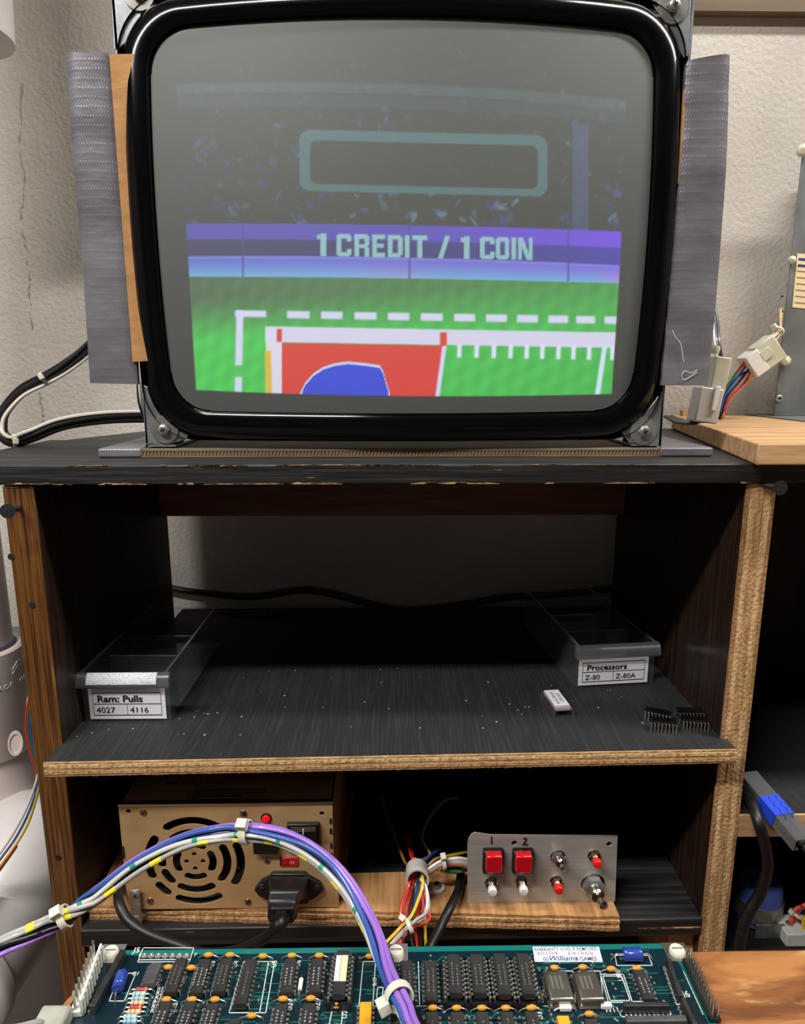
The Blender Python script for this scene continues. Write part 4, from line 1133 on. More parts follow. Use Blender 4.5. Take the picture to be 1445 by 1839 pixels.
# mains inlet
iy = FP
pts = [(458, 1592), (470, 1577), (484, 1570), (490, 1563), (548, 1563), (556, 1570), (575, 1580), (582, 1592), (570, 1604), (556, 1612), (553, 1617), (488, 1617), (482, 1610), (466, 1602)]
inl = MB().prism([oy(a, b, iy) for a, b in pts], (0, -0.0042, 0)).build('mains_inlet', 'black_plastic', ps, 0.0007)
for p in ((470, 1592), (569, 1594)):
    MB().lathe([(0.0024, 0), (0.0022, 0.0008), (0.0, 0.0009)], oy(p[0], p[1], iy-0.0042), (0, -1, 0), 12).build('inlet_screw', 'dark_screw', inl)
for yy in (1474, 1492, 1518, 1536):
    c = oy(590, yy, FP); MB().cbox((qx1-0.0016, FP-0.0002, c.z), (0.0016, 0.0012, 0.004)).build('vent_slot', 'ink', ps)
c = oy(226, 1530, FP); MB().cbox((qx0+0.0006, FP-0.0002, c.z), (0.0014, 0.0012, 0.010)).build('vent_slot', 'ink', ps)
# labels stuck on the back of the bay above the supply, seen as dim plates on its lid
for (p0, p1, m, nm) in (((330, 1441), (487, 1420), 'label_yellow', 'notice_label'), ((280, 1414), (552, 1392), 'label_brown', 'rating_label')):
    a = oz(p0[0], p0[1], qz1+0.0003); b_ = oz(p1[0], p1[1], qz1+0.0003)
    y0 = min(max(a.y, QY+0.002), QY+0.11); y1 = min(b_.y, QY+0.138)
    l_ = MB().box(a.x, b_.x, y0, y1, qz1+0.0001, qz1+0.0003).build(nm, m, ps)
    if nm == 'notice_label':
        text('lettering', 'NOTICE', 0.0045, flat_on(((a.x+b_.x)/2, y1-0.0055, qz1+0.0004)), 'ink', l_, 0.02, 'CENTER', 1.2)
        for k in range(4): MB().box(a.x+0.004, b_.x-0.004, y0+0.002+0.0035*k, y0+0.0036+0.0035*k, qz1+0.0003, qz1+0.0004).build('print_line', 'ink', l_)
    else:
        text('lettering', 'Mfg Date : 11 93', 0.0055, flat_on((a.x+0.006, y0+0.003, qz1+0.0004)), 'ink', l_, 0.02, 'LEFT', 1.2)
# zinc bracket at the left foot
bk = thing('angle_bracket', (oy(243, 1640, QY-.006).x, QY-0.006, ZP-0.008), 'small zinc angle bracket screwed to the plank beside the fan grille', 'bracket')
pe = pa.lerp(pb_, 0.1).y
pts = [oy(a, b, QY-0.0045) for a, b in ((232, 1600), (250, 1598), (254, 1658), (236, 1657))]
MB().prism(pts, (0, 0.0012, 0)).build('plate', 'zinc', bk, 0.0003)
for p in ((243, 1607), (244, 1650)): screw_head(bk, oy(p[0], p[1], QY-0.0045), 0.0030, 'zinc')

# ---- mains lead
pc_ = thing('mains_lead', oy(430, 1700, .425), 'black mains lead plugged into the power supply', 'mains lead')
plg = MB()
c_top = oy(520, 1572, QY-0.012); 
def ringbox(pxs, Y): return [oy(a, b, Y) for a, b in pxs]
sec = [([(487, 1574), (553, 1574), (553, 1612), (487, 1612)], QY-0.005), ([(482, 1578), (550, 1578), (541, 1618), (484, 1618)], QY-0.020), ([(483, 1600), (538, 1600), (534, 1624), (486, 1624)], QY-0.034), ([(480, 1620), (532, 1620), (534, 1650), (479, 1650)], QY-0.038), ([(485, 1632), (526, 1632), (526, 1660), (484, 1660)], QY-0.044)]
vs = []; fs = []
for pts, Y in sec:
    q = [oy(a, b, Y) for a, b in pts]; vs += q
for i in range(len(sec)-1):
    for k in range(4): fs.append((i*4+k, i*4+(k+1) % 4, (i+1)*4+(k+1) % 4, (i+1)*4+k))
fs += [(0, 1, 2, 3), tuple((len(sec)-1)*4+k for k in range(4))]
plg.add(vs, fs); plg.build('plug', 'black_plastic', pc_, 0.0016, 3)
e = oy(504, 1646, QY-0.042)
sr = [e, oy(500, 1660, QY-0.050), oy(492, 1672, QY-0.052)]
MB().tube(spline(sr, 6), 0, 14, True, [0.0072-0.0032*i/12 for i in range(13)]).build('strain_relief', 'black_plastic', pc_)
cab_p = [oy(492, 1670, QY-0.0515), oy(470, 1688, QY-0.050), oy(430, 1706, QY-.046), oy(370, 1712, QY-.042), oy(320, 1697, QY-.038), oy(262, 1675, QY-.034), oy(228, 1650, QY-.028), oy(214, 1622, QY-.020), oy(212, 1598, QY-0.004), oy(214, 1588, QY+.02)]
MB().tube(spline(cab_p, 9), 0.0036, 12).build('cable', 'rubber', pc_)

# ---- switch panel
SY = 0.453
sw = thing('switch_panel', oy(972, 1624, SY), 'brushed metal switch panel with red and white buttons standing on the plank', 'switch panel')
sw.location.z = ZP
def s2(px, py):
    p = oy(px, py, SY); return (p.x, p.z)
o_ = [s2(*p) for p in ((839, 1623), (839, 1516), (841, 1506), (846, 1498), (852, 1495), (866, 1497), (880, 1499), (1108, 1501), (1103, 1624))]
o_[0] = (o_[0][0], ZP+0.0003); o_[-1] = (o_[-1][0], ZP+0.0003)
hl = [circ(*s2(923, 1513), 0.0022, 14), circ(*s2(1093, 1515), 0.0022, 14)]
me = curve_mesh('plate', [o_]+hl, 0.0016, facing((0, SY, 0)), 'brushed', origin_of(sw)); link('plate', me, sw)
MB().box(o_[0][0]+0.004, o_[-1][0]-0.004, SY+0.001, SY+0.012, ZP+0.0003, ZP+0.0018).build('foot_flange', 'brushed', sw)
SF = SY-0.0008
for p, s_ in (((882, 1509), '1'), ((942, 1511), '2')):
    mk = MB()
    c = oy(p[0], p[1], SF-0.0002)
    k = 0.001
    if s_ == '1': st = [[(-.3, 3.0), (0.2, 2.4), (0.2, -3.0)]]
    else: st = [[(-1.6, 2.6), (1.2, 2.6), (.9, 1.0), (-1.4, -2.6), (2.2, -2.6)]]
    for l in st: mk.tube([c+Vector((x*k, 0, z*k)) for x, z in l], 0.0006, 6)
    mk.build('marker_digit', 'ink', sw)
for x in (885, 938):
    c = oy(x, 1541, SF)
    hb = pxbox('switch_bezel', x-19, 1521, x+17, 1561, SF, 0.0055, 'black_plastic', sw, 0.0012)
    a = oy(x-14, 1528, SF-.006); b_ = oy(x+14, 1558, SF-.006)
    MB().box(a.x, b_.x, SF-0.0125, SF-0.005, b_.z, a.z).build('red_key', 'red_cap', sw, 0.0012)
def push(px, py, m, nm, lab_):
    c = oy(px, py, SF)
    g = MB().lathe([(0.0052, 0), (0.0052, 0.0012), (0.0046, 0.0016), (0.0046, 0.0016)], c, (0, -1, 0), 20); g.build(nm+'_washer', 'chrome', sw)
    MB().lathe([(0.0046, 0.0013), (0.0046, 0.0036), (0.0034, 0.0040)], c, (0, -1, 0), 6).build(nm+'_nut', 'nickel', sw)
    MB().lathe([(0.0031, 0.0037), (0.0028, 0.0042), (0.0031, 0.0047), (0.0028, 0.0052), (0.0031, 0.0055), (0.0029, 0.0059)], c, (0, -1, 0), 16).build(nm+'_collar', 'nickel', sw)
    MB().lathe([(0.0030, 0.0059), (0.0034, 0.0072), (0.0035, 0.0098), (0.0029, 0.0108), (0.0, 0.0111)], c, (0, -1, 0), 18).build(nm, m, sw)
push(881, 1585, 'white_button', 'white_button', ''); push(936, 1584, 'white_button', 'white_button', '')
push(998, 1582, 'red_button', 'red_button', ''); push(1066, 1536, 'red_button', 'red_button', '')
def toggle(px, py, k, nm):
    c = oy(px, py, SF)
    MB().lathe([(0.0062*k, 0), (0.0062*k, 0.0009), (0.0056*k, 0.0012)], c, (0, -1, 0), 22).build('lock_washer', 'chrome', sw)
    MB().lathe([(0.0055*k, 0.0010), (0.0055*k, 0.0034*k), (0.0046*k, 0.0038*k)], c, (0, -1, 0), 6).build('hex_nut', 'galvanised', sw)
    MB().lathe([(0.0036*k, 0.003*k), (0.0033*k, 0.0042*k), (0.0036*k, 0.0052*k), (0.0033*k, 0.0062*k), (0.0036*k, 0.0075*k), (0.0030*k, 0.0085*k), (0.0, 0.0085*k)], c, (0, -1, 0), 18).build('bushing', 'nickel', sw)
    d_ = Vector((0.12, -1, 0.12)).normalized(); q = c+Vector((0, -0.0075*k, 0))
    MB().lathe([(0.0013*k, 0), (0.0017*k, 0.0035*k), (0.0022*k, 0.0060*k), (0.0021*k, 0.0078*k), (0.0, 0.0090*k)], q, d_, 14).build('lever', 'chrome', sw)
toggle(1001, 1538, 0.95, 'small'); toggle(1064, 1588, 1.55, 'large')

# ---- harness of coloured wires through the clamp
ha = thing('wire_harness', oy(745, 1600, .44), 'tied harness of red, blue, yellow and white wires through a nylon clamp', 'wires')
cc = oy(749, 1572, 0.452)
up_y = lambda a, b, Y: oy(a, b, Y)
H = [('red', (741, 1560), (735, 1585), (722, 1620), (718, 1645), (722, 1665), (716, 1708)), ('red', (745, 1560), (742, 1585), (730, 1620), (728, 1645), (724, 1668), (722, 1710)),
     ('black', (748, 1560), (746, 1585), (738, 1625), (736, 1650), (734, 1670), (744, 1712)), ('blue', (751, 1560), (751, 1585), (744, 1620), (734, 1645), (722, 1665), (712, 1705)),
     ('yellow', (755, 1560), (759, 1585), (750, 1618), (738, 1645), (722, 1662), (684, 1702)), ('white', (758, 1562), (763, 1590), (767, 1625), (757, 1650), (732, 1664), (692, 1706)),
     ('grey', (759, 1562), (764, 1592), (770, 1622), (764, 1640), (742, 1656), (700, 1700)), ('orange', (757, 1564), (762, 1600), (771, 1640), (766, 1655), (740, 1665), (706, 1704)),
     ('brown', (757, 1566), (760, 1605), (768, 1645), (760, 1658), (738, 1667), (702, 1706)), ('pink', (756, 1566), (758, 1610), (764, 1655), (748, 1662), (730, 1668), (704, 1710)),
     ('red', (752, 1566), (753, 1610), (750, 1640), (744, 1660), (746, 1680), (750, 1712)), ('black', (753, 1566), (755, 1612), (752, 1645), (750, 1665), (753, 1685), (757, 1712)),
     ('yellow', (756, 1566), (758, 1612), (762, 1645), (763, 1670), (764, 1690), (765, 1712)), ('orange', (744, 1562), (740, 1590), (731, 1625), (729, 1650), (716, 1672), (696, 1708)),
     ('dkred', (744, 1566), (740, 1600), (732, 1640), (728, 1660), (722, 1680), (716, 1712))]
for k, (m, *pp) in enumerate(H):
    dep = [0.462, 0.447, 0.436, 0.428, 0.420, 0.405]
    off = (0.0, 0.003, -0.002, 0.0015, -0.004, -0.003, -0.001, 0.001, 0.003, -0.001, 0.006, 0.007, 0.006, 0.002, 0.005)[k]
    pts = [cc+Vector((0.0022*((k*7) % 5-2), 0.01, 0.0022*((k*3) % 5-2)))]
    pts += [oy(p[0], p[1], d_+off) for p, d_ in list(zip(pp, dep))[1:]]
    MB().tube(spline(pts, 6), 0.00115, 7).build('wire', 'wire_'+m, ha)
P = spline([oy(735, 1640, .426), oy(728, 1655, .423), oy(718, 1668, .419)], 4); tie_ring(ha, P, 4, 0.0050, head=(-.8, -1, .6), hs=0.0045)
P = spline([oy(752, 1655, .417), oy(735, 1663, .415), oy(715, 1676, .413)], 4); tie_ring(ha, P, 4, 0.0042, head=(0, 1, -.2), hs=0.003)
# branch to the switch panel
for k, (m, z) in enumerate((('white', 0), ('ltgrey', 1), ('white', 2), ('grey', 3), ('orange', 4), ('brown', 4.5), ('yellow', -1), ('tan', -1.6), ('blue', -2))):
    if m == 'blue':
        p = [cc+Vector((0.004, 0.006, 0.004)), oy(763, 1547, .466), oy(775, 1535, .48), oy(790, 1525, .50)]
    elif m in ('yellow', 'tan'):
        p = [cc+Vector((0.004, 0.004, 0.003)), oy(768, 1555, .462), oy(782, 1543, .472), oy(800, 1536-2*z, .485), oy(838, 1530, .50)]
    else:
        p = [cc+Vector((0.004, 0.0, 0.002-0.0012*z)), oy(770, 1560+2*z, .456), oy(788, 1548+2.2*z, .458), oy(806, 1543+2.4*z, .459), oy(826, 1541+3*z, .459), oy(848, 1546+4*z, .462)]
    MB().tube(spline(p, 6), 0.00115, 7).build('wire', 'wire_'+m, ha)
P = spline([oy(788, 1550, .458), oy(796, 1547, .459), oy(806, 1546, .459)], 4); tie_ring(ha, P, 4, 0.0050, head=(0, -.5, 1), hs=0.005)
for m, p in (('dkyellow', [cc+Vector((-0.005, 0.01, 0.004)), oy(728, 1550, .475), oy(712, 1510, .51), oy(692, 1455, .55), oy(686, 1430, .57)]), ('red', [cc+Vector((-0.003, 0.012, 0.005)), oy(740, 1545, .478), oy(735, 1525, .495), oy(728, 1500, .52)]),
             ('red', [cc+Vector((-0.001, 0.012, 0.005)), oy(743, 1546, .478), oy(739, 1528, .495), oy(734, 1500, .52)]),
             ('tan', [cc+Vector((0.003, 0.012, 0.003)), oy(772, 1534, .49), oy(758, 1505, .515), oy(770, 1470, .54), oy(795, 1440, .56), oy(822, 1432, .57)])):
    MB().tube(spline(p, 7), 0.00115, 7).build('wire', 'wire_'+m, ha)
# earth sleeve
MB().tube(spline([oy(788, 1560, .465), oy(800, 1563, .463), oy(820, 1563, .464), oy(845, 1560, .468)], 6), 0.0022, 9).build('earth_wire', 'wire_yellow', ha)
MB().tube(spline([oy(796, 1563.4, .4612), oy(812, 1565, .4612), oy(828, 1564, .462)], 6), 0.0018, 8).build('earth_stripe', 'wire_green', ha)

cl_ = thing('cable_clamp', (cc.x, cc.y, ZP), 'translucent nylon cable clamp screwed to the plywood plank', 'clamp')
vs = []; n = 22; r0, r1 = 0.0075, 0.0088; fs = []
for yy in (-0.006, 0.006):
    for rr_ in (r0, r1):
        for k in range(n):
            a = 2*PI*k/n; vs.append(cc+Vector((rr_*math.cos(a), yy, rr_*math.sin(a)*1.15)))
for k in range(n):
    k2 = (k+1) % n
    fs += [(k, k2, n+k2, n+k), (2*n+k, 3*n+k, 3*n+k2, 2*n+k2), (n+k, n+k2, 3*n+k2, 3*n+k), (k, 2*n+k, 2*n+k2, k2)]
MB().add(vs, fs, True).build('loop', 'nylon_clear', cl_)
tabc = oz(782, 1592, ZP+0.003)
MB().prism([Vector((cc.x+0.004, tabc.y-0.0055, ZP+0.0004)), Vector((tabc.x+0.002, tabc.y-0.0055, ZP+0.0004))]+[Vector((tabc.x+0.002+0.0055*math.cos(a), tabc.y+0.0055*math.sin(a), ZP+0.0004)) for a in np.linspace(-PI/2, PI/2, 9)[1:-1]]+[Vector((tabc.x+0.002, tabc.y+0.0055, ZP+0.0004)), Vector((cc.x+0.004, tabc.y+0.0055, ZP+0.0004))], (0, 0, 0.0026)).build('tab', 'nylon_clear', cl_, 0.0004)
screw_head(cl_, (tabc.x+0.001, tabc.y, ZP+0.0030), 0.0040, 'tin', (0, 0, 1), h=0.6)

bk2 = MB().tube(spline([oy(828, 1562, .478), oy(826, 1580, .468), oy(822, 1600, .455), oy(808, 1630, .436), oy(790, 1665, .424), oy(772, 1700, .41), oy(760, 1730, .40)], 8), 0.0034, 12).build('black_lead', 'rubber', None, loc=oy(815, 1612, .45))
tag(bk2, 'thick black lead running down between the harness and the switch panel', 'cable')

# ================================================================== CIRCUIT BOARD
ZC = 1.0000          # top face of the board
pcb = thing('circuit_board', (0, 0.2, ZB), 'dark green arcade circuit board lying on the brown work board', 'circuit board')
PX0, PX1, PYF, PYN = oz(178, 1703, ZC).x, oz(1221, 1703, ZC).x, oz(700, 1700, ZC).y, 0.10
MB().box(PX0, PX1, PYN, PYF, ZB+0.0004, ZC).build('board', 'pcb', pcb)
MB().box(PX0+0.0005, PX1-0.0005, oz(700, 1710, ZC).y, PYF-0.0003, ZC, ZC+0.00008).build('ground_strip', 'pcb_strip', pcb)
MB().box(PX1-0.0045, PX1-0.0005, PYN, PYF-0.003, ZC, ZC+0.00008).build('ground_strip', 'pcb_strip', pcb)
def cz(px, py, h=0.0): return oz(px, py, ZC+h)
org = origin_of(pcb)
_dip = {}
def chip(top, bot, wid=0.0064, m='chip_black', sock=False, prints=2, dimprint=False, name='chip', pins=True, label=None):
    """DIP on the board; top/bot = pixels of the far and near ends of its upper face"""
    hh_ = 0.0046+(0.0042 if sock else 0)
    a = oz(top[0], top[1], ZC+hh_); b = oz(bot[0], bot[1], ZC+hh_)
    lng = (a-b).length; n = max(4, int(round((lng-0.001)/0.00254)))*2
    key = (n, round(lng, 3), wid, m)
    if key not in _dip: _dip[key] = dip(n, round(lng, 3), wid, m, leg=0.0011, splay=0.0001)
    me_b, me_p = _dip[key]
    c = (a+b)/2; rz = math.atan2(a.y-b.y, a.x-b.x)-PI/2
    rz = max(-0.03, min(0.03, rz))
    o = link(name, me_b, pcb); base = ZC+(0.0042 if sock else 0.0)
    o.location = Vector((c.x, c.y, base))-org; o.rotation_euler[2] = rz
    link('pins', me_p, o)
    if sock:
        s_ = MB()
        for sg in (-1, 1):
            s_.box(sg*0.0052-0.0012, sg*0.0052+0.0012, -lng/2-0.001, lng/2+0.001, -0.0041, 0.0004)
        s_.box(-0.0045, 0.0045, -lng/2-0.001, -lng/2+0.0015, -0.0041, -0.0006)
        link('socket', s_.mesh('socket', 'black_plastic'), o)
        pr_ = MB()
        for sg in (-1, 1):
            for i in range(n//2):
                y = (i-(n/2-1)/2)*0.00254; pr_.lathe([(0.0008, 0.0004), (0.0007, 0.0014), (0, 0.0016)], (sg*0.0050, y, 0), (0, 0, 1), 6)
        link('socket_contacts', pr_.mesh('socket_contacts', 'tin'), o)
    if prints:
        pm = MB()
        for k in range(prints):
            x = (k-(prints-1)/2)*0.0024; y = -lng*0.28
            while y < lng*0.22:
                l = random.uniform(0.0006, 0.0016); pm.box(x-0.00042, x+0.00042, y, y+l*.7, 0.0045, 0.00453); y += l+0.0005
        link('print', pm.mesh('print', 'chip_print_dim' if dimprint else 'chip_print'), o)
    return o, lng
def disc_cap(px, py, m='cap_yellow', s_=0.80):
    c = cz(px, py, 0.002)
    o = MB().lathe([(0.0, -0.0032*s_), (0.0013*s_, -0.0022*s_), (0.0018*s_, 0), (0.0013*s_, 0.0022*s_), (0, 0.0032*s_)], (c.x, c.y, ZC+0.0024), (1, 0, 0), 10).build('disc_capacitor', m, pcb)
    MB().tube([(c.x-0.0054, c.y, ZC), (c.x-0.0050, c.y, ZC+0.001), (c.x-0.002, c.y, ZC+0.0024), (c.x+0.002, c.y, ZC+0.0024), (c.x+0.0050, c.y, ZC+0.001), (c.x+0.0054, c.y, ZC)], 0.00028, 5).build('leads', 'tin', o)
    return o
# first row, from the corner with the white header
for t, b, kw in (((281, 1727), (266, 1766), dict(m='chip_grey', prints=0)), ((326, 1720), (305, 1781), dict(dimprint=True)), ((368, 1721), (351, 1783), dict(prints=3)),
                 ((407, 1719), (392, 1781), dict(dimprint=True)), ((451, 1721), (430, 1804), dict(dimprint=True, prints=1)), ((522, 1720), (514, 1782), dict(prints=2)), ((570, 1720), (564, 1782), dict(prints=2)),
                 ((729, 1723), (734, 1797), dict(dimprint=True)), ((772, 1723), (775, 1797), dict(dimprint=True)),
                 ((1150, 1741), (1163, 1794), dict(prints=2))):
    chip(t, b, **kw)
for t, b in (((814, 1711), (819, 1785)), ((855, 1711), (862, 1785)), ((897, 1711), (906, 1785)), ((938, 1711), (949, 1785))):
    chip(t, b, sock=True, dimprint=True, wid=0.0066)
o8, l8 = chip((616, 1705), (607, 1786), sock=True, prints=0, wid=0.0066)
link('paper_label', MB().box(-0.0002, 0.0030, -l8*0.22, l8*0.36, 0.0045, 0.0047).mesh('paper_label', 'paper_cream'), o8)
link('paper_label', MB().box(-0.0030, -0.0004, -l8*0.22, l8*0.36, 0.0045, 0.00465).mesh('paper_label', 'paper_dust'), o8)
# second row
for t, k in (((298, 1797), 2), ((342, 1797), 2), ((383, 1799), 2), ((421, 1828), 1), ((506, 1799), 2), ((556, 1799), 2), ((713, 1816), 1), ((775, 1815), 1), ((820, 1815), 1), ((865, 1815), 1), ((909, 1815), 1), ((953, 1815), 1), ((1060, 1828), 1)):
    x0 = oz(t[0], t[1], ZC+.0046); chip(t, (t[0]+(t[0]-704)*0.055, t[1]+63), prints=k, dimprint=(k == 1))
for t in ((657, 1797), (1010, 1823)):
    chip(t, (t[0]+(t[0]-704)*0.05, t[1]+62), m='net_yellow', prints=0, name='resistor_network', wid=0.0062)
for p in ((387, 1718) if False else (374, 1716), (413, 1716), (472, 1718), (524, 1717), (573, 1717), (664, 1718), (302, 1738), (343, 1739), (299, 1796), (345, 1796), (386, 1796), (452, 1825), (508, 1795), (558, 1794), (604, 1807), (777, 1811), (820, 1811), (865, 1811), (908, 1811), (953, 1811), (1097, 1741), (1143, 1740), (995, 1739), (1046, 1738), (955, 1810), (1058, 1822)):
    disc_cap(*p)
# oscillator cans
for t, b in (((996, 1742), (1010, 1795)), ((1051, 1742), (1062, 1795))):
    a = oz(t[0], t[1], ZC+.0056); c = oz(b[0], b[1], ZC+.0056); q = (a+c)/2; L2 = (a-c).length
    o = MB().box(q.x-0.0060, q.x+0.0060, q.y-L2/2, q.y+L2/2, ZC+0.0005, ZC+0.0056).build('oscillator_can', 'can_metal', pcb, 0.0012, 3)
    MB().box(q.x-0.0066, q.x+0.0066, q.y-L2/2-0.0006, q.y+L2/2+0.0006, ZC+0.0004, ZC+0.0011).build('can_rim', 'can_metal', o)
    for k in range(3): MB().box(q.x-0.0035+0.0022*k, q.x-0.0023+0.0022*k, q.y-L2*.15, q.y+L2*.3, ZC+0.00555, ZC+0.00563).build('print', 'chip_print_dim', o)
    MB().lathe([(0.0006, 0), (0, 0.0001)], (q.x-0.0042, q.y+L2*.38, ZC+0.0056), (0, 0, 1), 8).build('dot', 'ink', o)
# axial electrolytic capacitors
def axial(c, d_, lng, r, m, name, lead=0.006, bands=None):
    c = Vector(c); d_ = Vector(d_).normalized()
    o = MB().lathe([(0.0, -lng/2), (r*0.82, -lng/2), (r, -lng/2+r*0.15), (r, -lng*0.32), (r*0.9, -lng*0.28), (r, -lng*0.24), (r, lng/2-r*0.15), (r*0.82, lng/2), (0, lng/2)], c, d_, 14).build(name, m, pcb)
    for sg in (-1, 1):
        e = c+d_*sg*lng/2; f = e+d_*sg*lead
        MB().tube(spline([e, e+d_*sg*lead*.6, Vector((f.x, f.y, ZC))], 5), 0.0003, 5).build('lead', 'tin', o)
    if bands:
        for f_, bmn in bands:
            MB().lathe([(r*1.03, -lng*0.035), (r*1.03, lng*0.035)], c+d_*lng*f_, d_, 12).build('colour_band', bmn, o)
    return o
c = cz(1135, 1714, 0.0035); axial((c.x, c.y, ZC+0.0036), (1, 0, 0), 0.0100, 0.0032, 'cap_blue', 'electrolytic_capacitor')
a = cz(220, 1748, .0032); b = cz(210, 1777, .0032); axial((a+b)/2, a-b, (a-b).length, 0.0030, 'cap_blue', 'electrolytic_capacitor', 0.0045)
# resistors
mat('res_tan', (212, 176, 134), 0.45); mat('res_blue', (120, 178, 210), 0.4); mat('res_green', (150, 206, 190), 0.4); mat('res_red', (150, 50, 40), 0.45)
RS = [((255, 1777), 'res_red'), ((250, 1785), 'res_green'), ((248, 1793), 'res_blue'), ((247, 1801), 'res_tan'), ((244, 1809), 'res_red'), ((241, 1817), 'res_tan'), ((234, 1826), 'res_green'), ((234, 1834), 'res_blue')]
for p, m in RS:
    c = cz(p[0], p[1], .0015); axial((c.x, c.y, ZC+0.0015), (1, 0, 0), 0.0062, 0.00115, m, 'resistor', 0.0030, [(-.26, 'wire_brown'), (.08, 'res_red'), (.34, 'wire_tan')])
for p, wd in (((1015, 1810), 0.0058), ((1088, 1806), 0.0054), ((1147, 1805), 0.0056)):
    c = cz(p[0], p[1], .0015)
    o = MB().box(c.x-wd/2, c.x+wd/2, c.y-0.0013, c.y+0.0013, ZC+0.0004, ZC+0.0028).build('ceramic_link', 'ceramic', pcb, 0.0005)
    MB().tube([(c.x-wd*.95, c.y, ZC), (c.x-wd*.6, c.y, ZC+0.0014), (c.x+wd*.6, c.y, ZC+0.0014), (c.x+wd*.95, c.y, ZC)], 0.00028, 5).build('leads', 'tin', o)
a = cz(541, 1758, .0015); b = cz(538, 1778, .0015); axial(((a+b)/2), a-b, (a-b).length, 0.0011, 'ceramic', 'ceramic_tube', 0.003)
# single in-line networks
def sil(p0, p1, n, name='inline_network', m='chip_black', h=0.0050, w=0.0024):
    a = cz(*p0); b = cz(*p1); d_ = (b-a).normalized(); e = Vector((-d_.y, d_.x, 0))
    o = MB().prism([a+e*w/2, b+e*w/2, b-e*w/2, a-e*w/2], (0, 0, h)).build(name, m, pcb, 0.0004)
    pm = MB()
    for i in range(n):
        q = a.lerp(b, (i+.5)/n)-e*(w*0.5+0.0008)
        pm.lathe([(0.0008, 0), (0.0007, 0.0007), (0, 0.001)], (q.x, q.y, ZC), (0, 0, 1), 7)
    pm.build('solder_joints', 'solder', o)
    return o
sil((1198, 1735), (1222, 1803), 8); sil((1118, 1818), (1200, 1818), 10); sil((1224, 1806), (1247, 1855), 6); sil((222, 1719), (166, 1822), 12, w=0.003); sil((988, 1738), (976, 1800) if False else (979, 1800), 9, h=0.003, w=0.0016)
# edge pin header at the right
hd = MB(); a = cz(1233, 1728); b = cz(1284, 1838)
bx_ = MB().prism([a+Vector((-.0026, 0, 0)), a+Vector((.0026, 0, 0)), b+Vector((.0026, 0, 0)), b+Vector((-.0026, 0, 0))], (0, 0, 0.0024)).build('pin_header', 'black_plastic', pcb)
n = int((a-b).length/0.00254)
for i in range(n):
    q = a.lerp(b, (i+.5)/n)
    for sg in (-1, 1): MB().cbox((q.x+sg*0.00127, q.y, ZC+0.0050), (0.00064, 0.00064, 0.0086)).build('pin', 'tin', bx_)
MB().box(cz(1122, 1836).x, cz(1232, 1836).x, cz(700, 1850).y, cz(700, 1838).y, ZC, ZC+0.003).build('ribbon_socket', 'chip_grey', pcb, 0.0006)
# white polarised header at the left with square pins
a = cz(187, 1722); b = cz(150, 1826)
d_ = (b-a).normalized(); e = Vector((-d_.y, d_.x, 0)); 
if e.x > 0: e = -e
wh = MB().prism([a, b, b+e*0.0062, a+e*0.0062], (0, 0, 0.0032)).build('white_header', 'header_white', pcb, 0.0004)
MB().prism([a, b, b+e*0.0014, a+e*0.0014], (0, 0, 0.0098)).build('header_wall', 'header_white', wh, 0.0004)
n = int((a-b).length/0.00396)
n = max(n, 9)
for i in range(n):
    q = a.lerp(b, (i+.5)/n)+e*0.0040
    MB().cbox((q.x, q.y, ZC+0.0075), (0.0009, 0.0009, 0.0115)).build('pin', 'tin', wh)
    f_ = a.lerp(b, (i+.5)/n)-e*0.0003
    MB().prism([f_+Vector((0, -.0008, .0006)), f_+Vector((0, .0008, .0006)), f_+Vector((0, .0008, .0092)), f_+Vector((0, -.0008, .0092))], -e*0.0003).build('rib', 'header_white', wh)
# mounting screws in their corners
for p in ((199, 1714), (711, 1713), (1215, 1711)):
    c = cz(*p)
    MB().box(c.x-0.0062, c.x+0.0062, c.y-0.0055, c.y+0.0062, ZC+0.0001, ZC+0.0003).build('bare_pad', 'solder' if p[0] < 1000 else 'can_metal', pcb)
    o = MB().lathe([(0.0041, 0.0003), (0.0041, 0.0018), (0.0034, 0.0027), (0.0, 0.0029)], c, (0, 0, 1), 20).build('nylon_screw', 'nylon', pcb)
    MB().cbox((c.x, c.y, ZC+0.0029), (0.0055, 0.0008, 0.0004), None).build('slot', 'ink_grey', o)
# pads of the empty connector J5
for i in range(7):
    c = cz(259+12.6*i, 1716); MB().lathe([(0.0018, 0), (0.0015, 0.0004), (0.0006, 0.0006), (0, 0.0002)], (c.x, c.y, ZC), (0, 0, 1), 12).build('solder_pad', 'solder', pcb)
# silkscreen outlines
sk = MB()
def sline(p, q, wd=0.00042):
    a = cz(*p); b = cz(*q); d_ = (b-a).normalized(); e = Vector((-d_.y, d_.x, 0))*wd/2
    sk.prism([a+e-d_*wd/2, b+e+d_*wd/2, b-e+d_*wd/2, a-e-d_*wd/2], (0, 0, 0.00012))
def sloop(pts):
    for i in range(len(pts)): sline(pts[i], pts[(i+1) % len(pts)])
sloop([(257, 1702.5), (348, 1702.5), (340, 1727), (247, 1728)])
sline((249, 1724), (340, 1723))
sloop([(244, 1748), (223, 1798), (196, 1798), (216, 1748)])
sloop([(437, 1727), (493, 1727), (477, 1819), (411, 1819)])
sline((482, 1727), (466, 1819))
sloop([(652, 1727), (674, 1727), (669, 1810), (644, 1810)])
for x in (720, 751, 794): sline((x, 1728), (x+(x-704)*.05, 1807))
sline((640, 1807), (990, 1807))
sloop([(678, 1773), (688, 1773), (686, 1793), (676, 1793)])
sloop([(1078, 1750), (1119, 1750), (1135, 1800), (1092, 1800)]); sloop([(1082, 1753), (1116, 1753), (1131, 1797), (1095, 1797)])
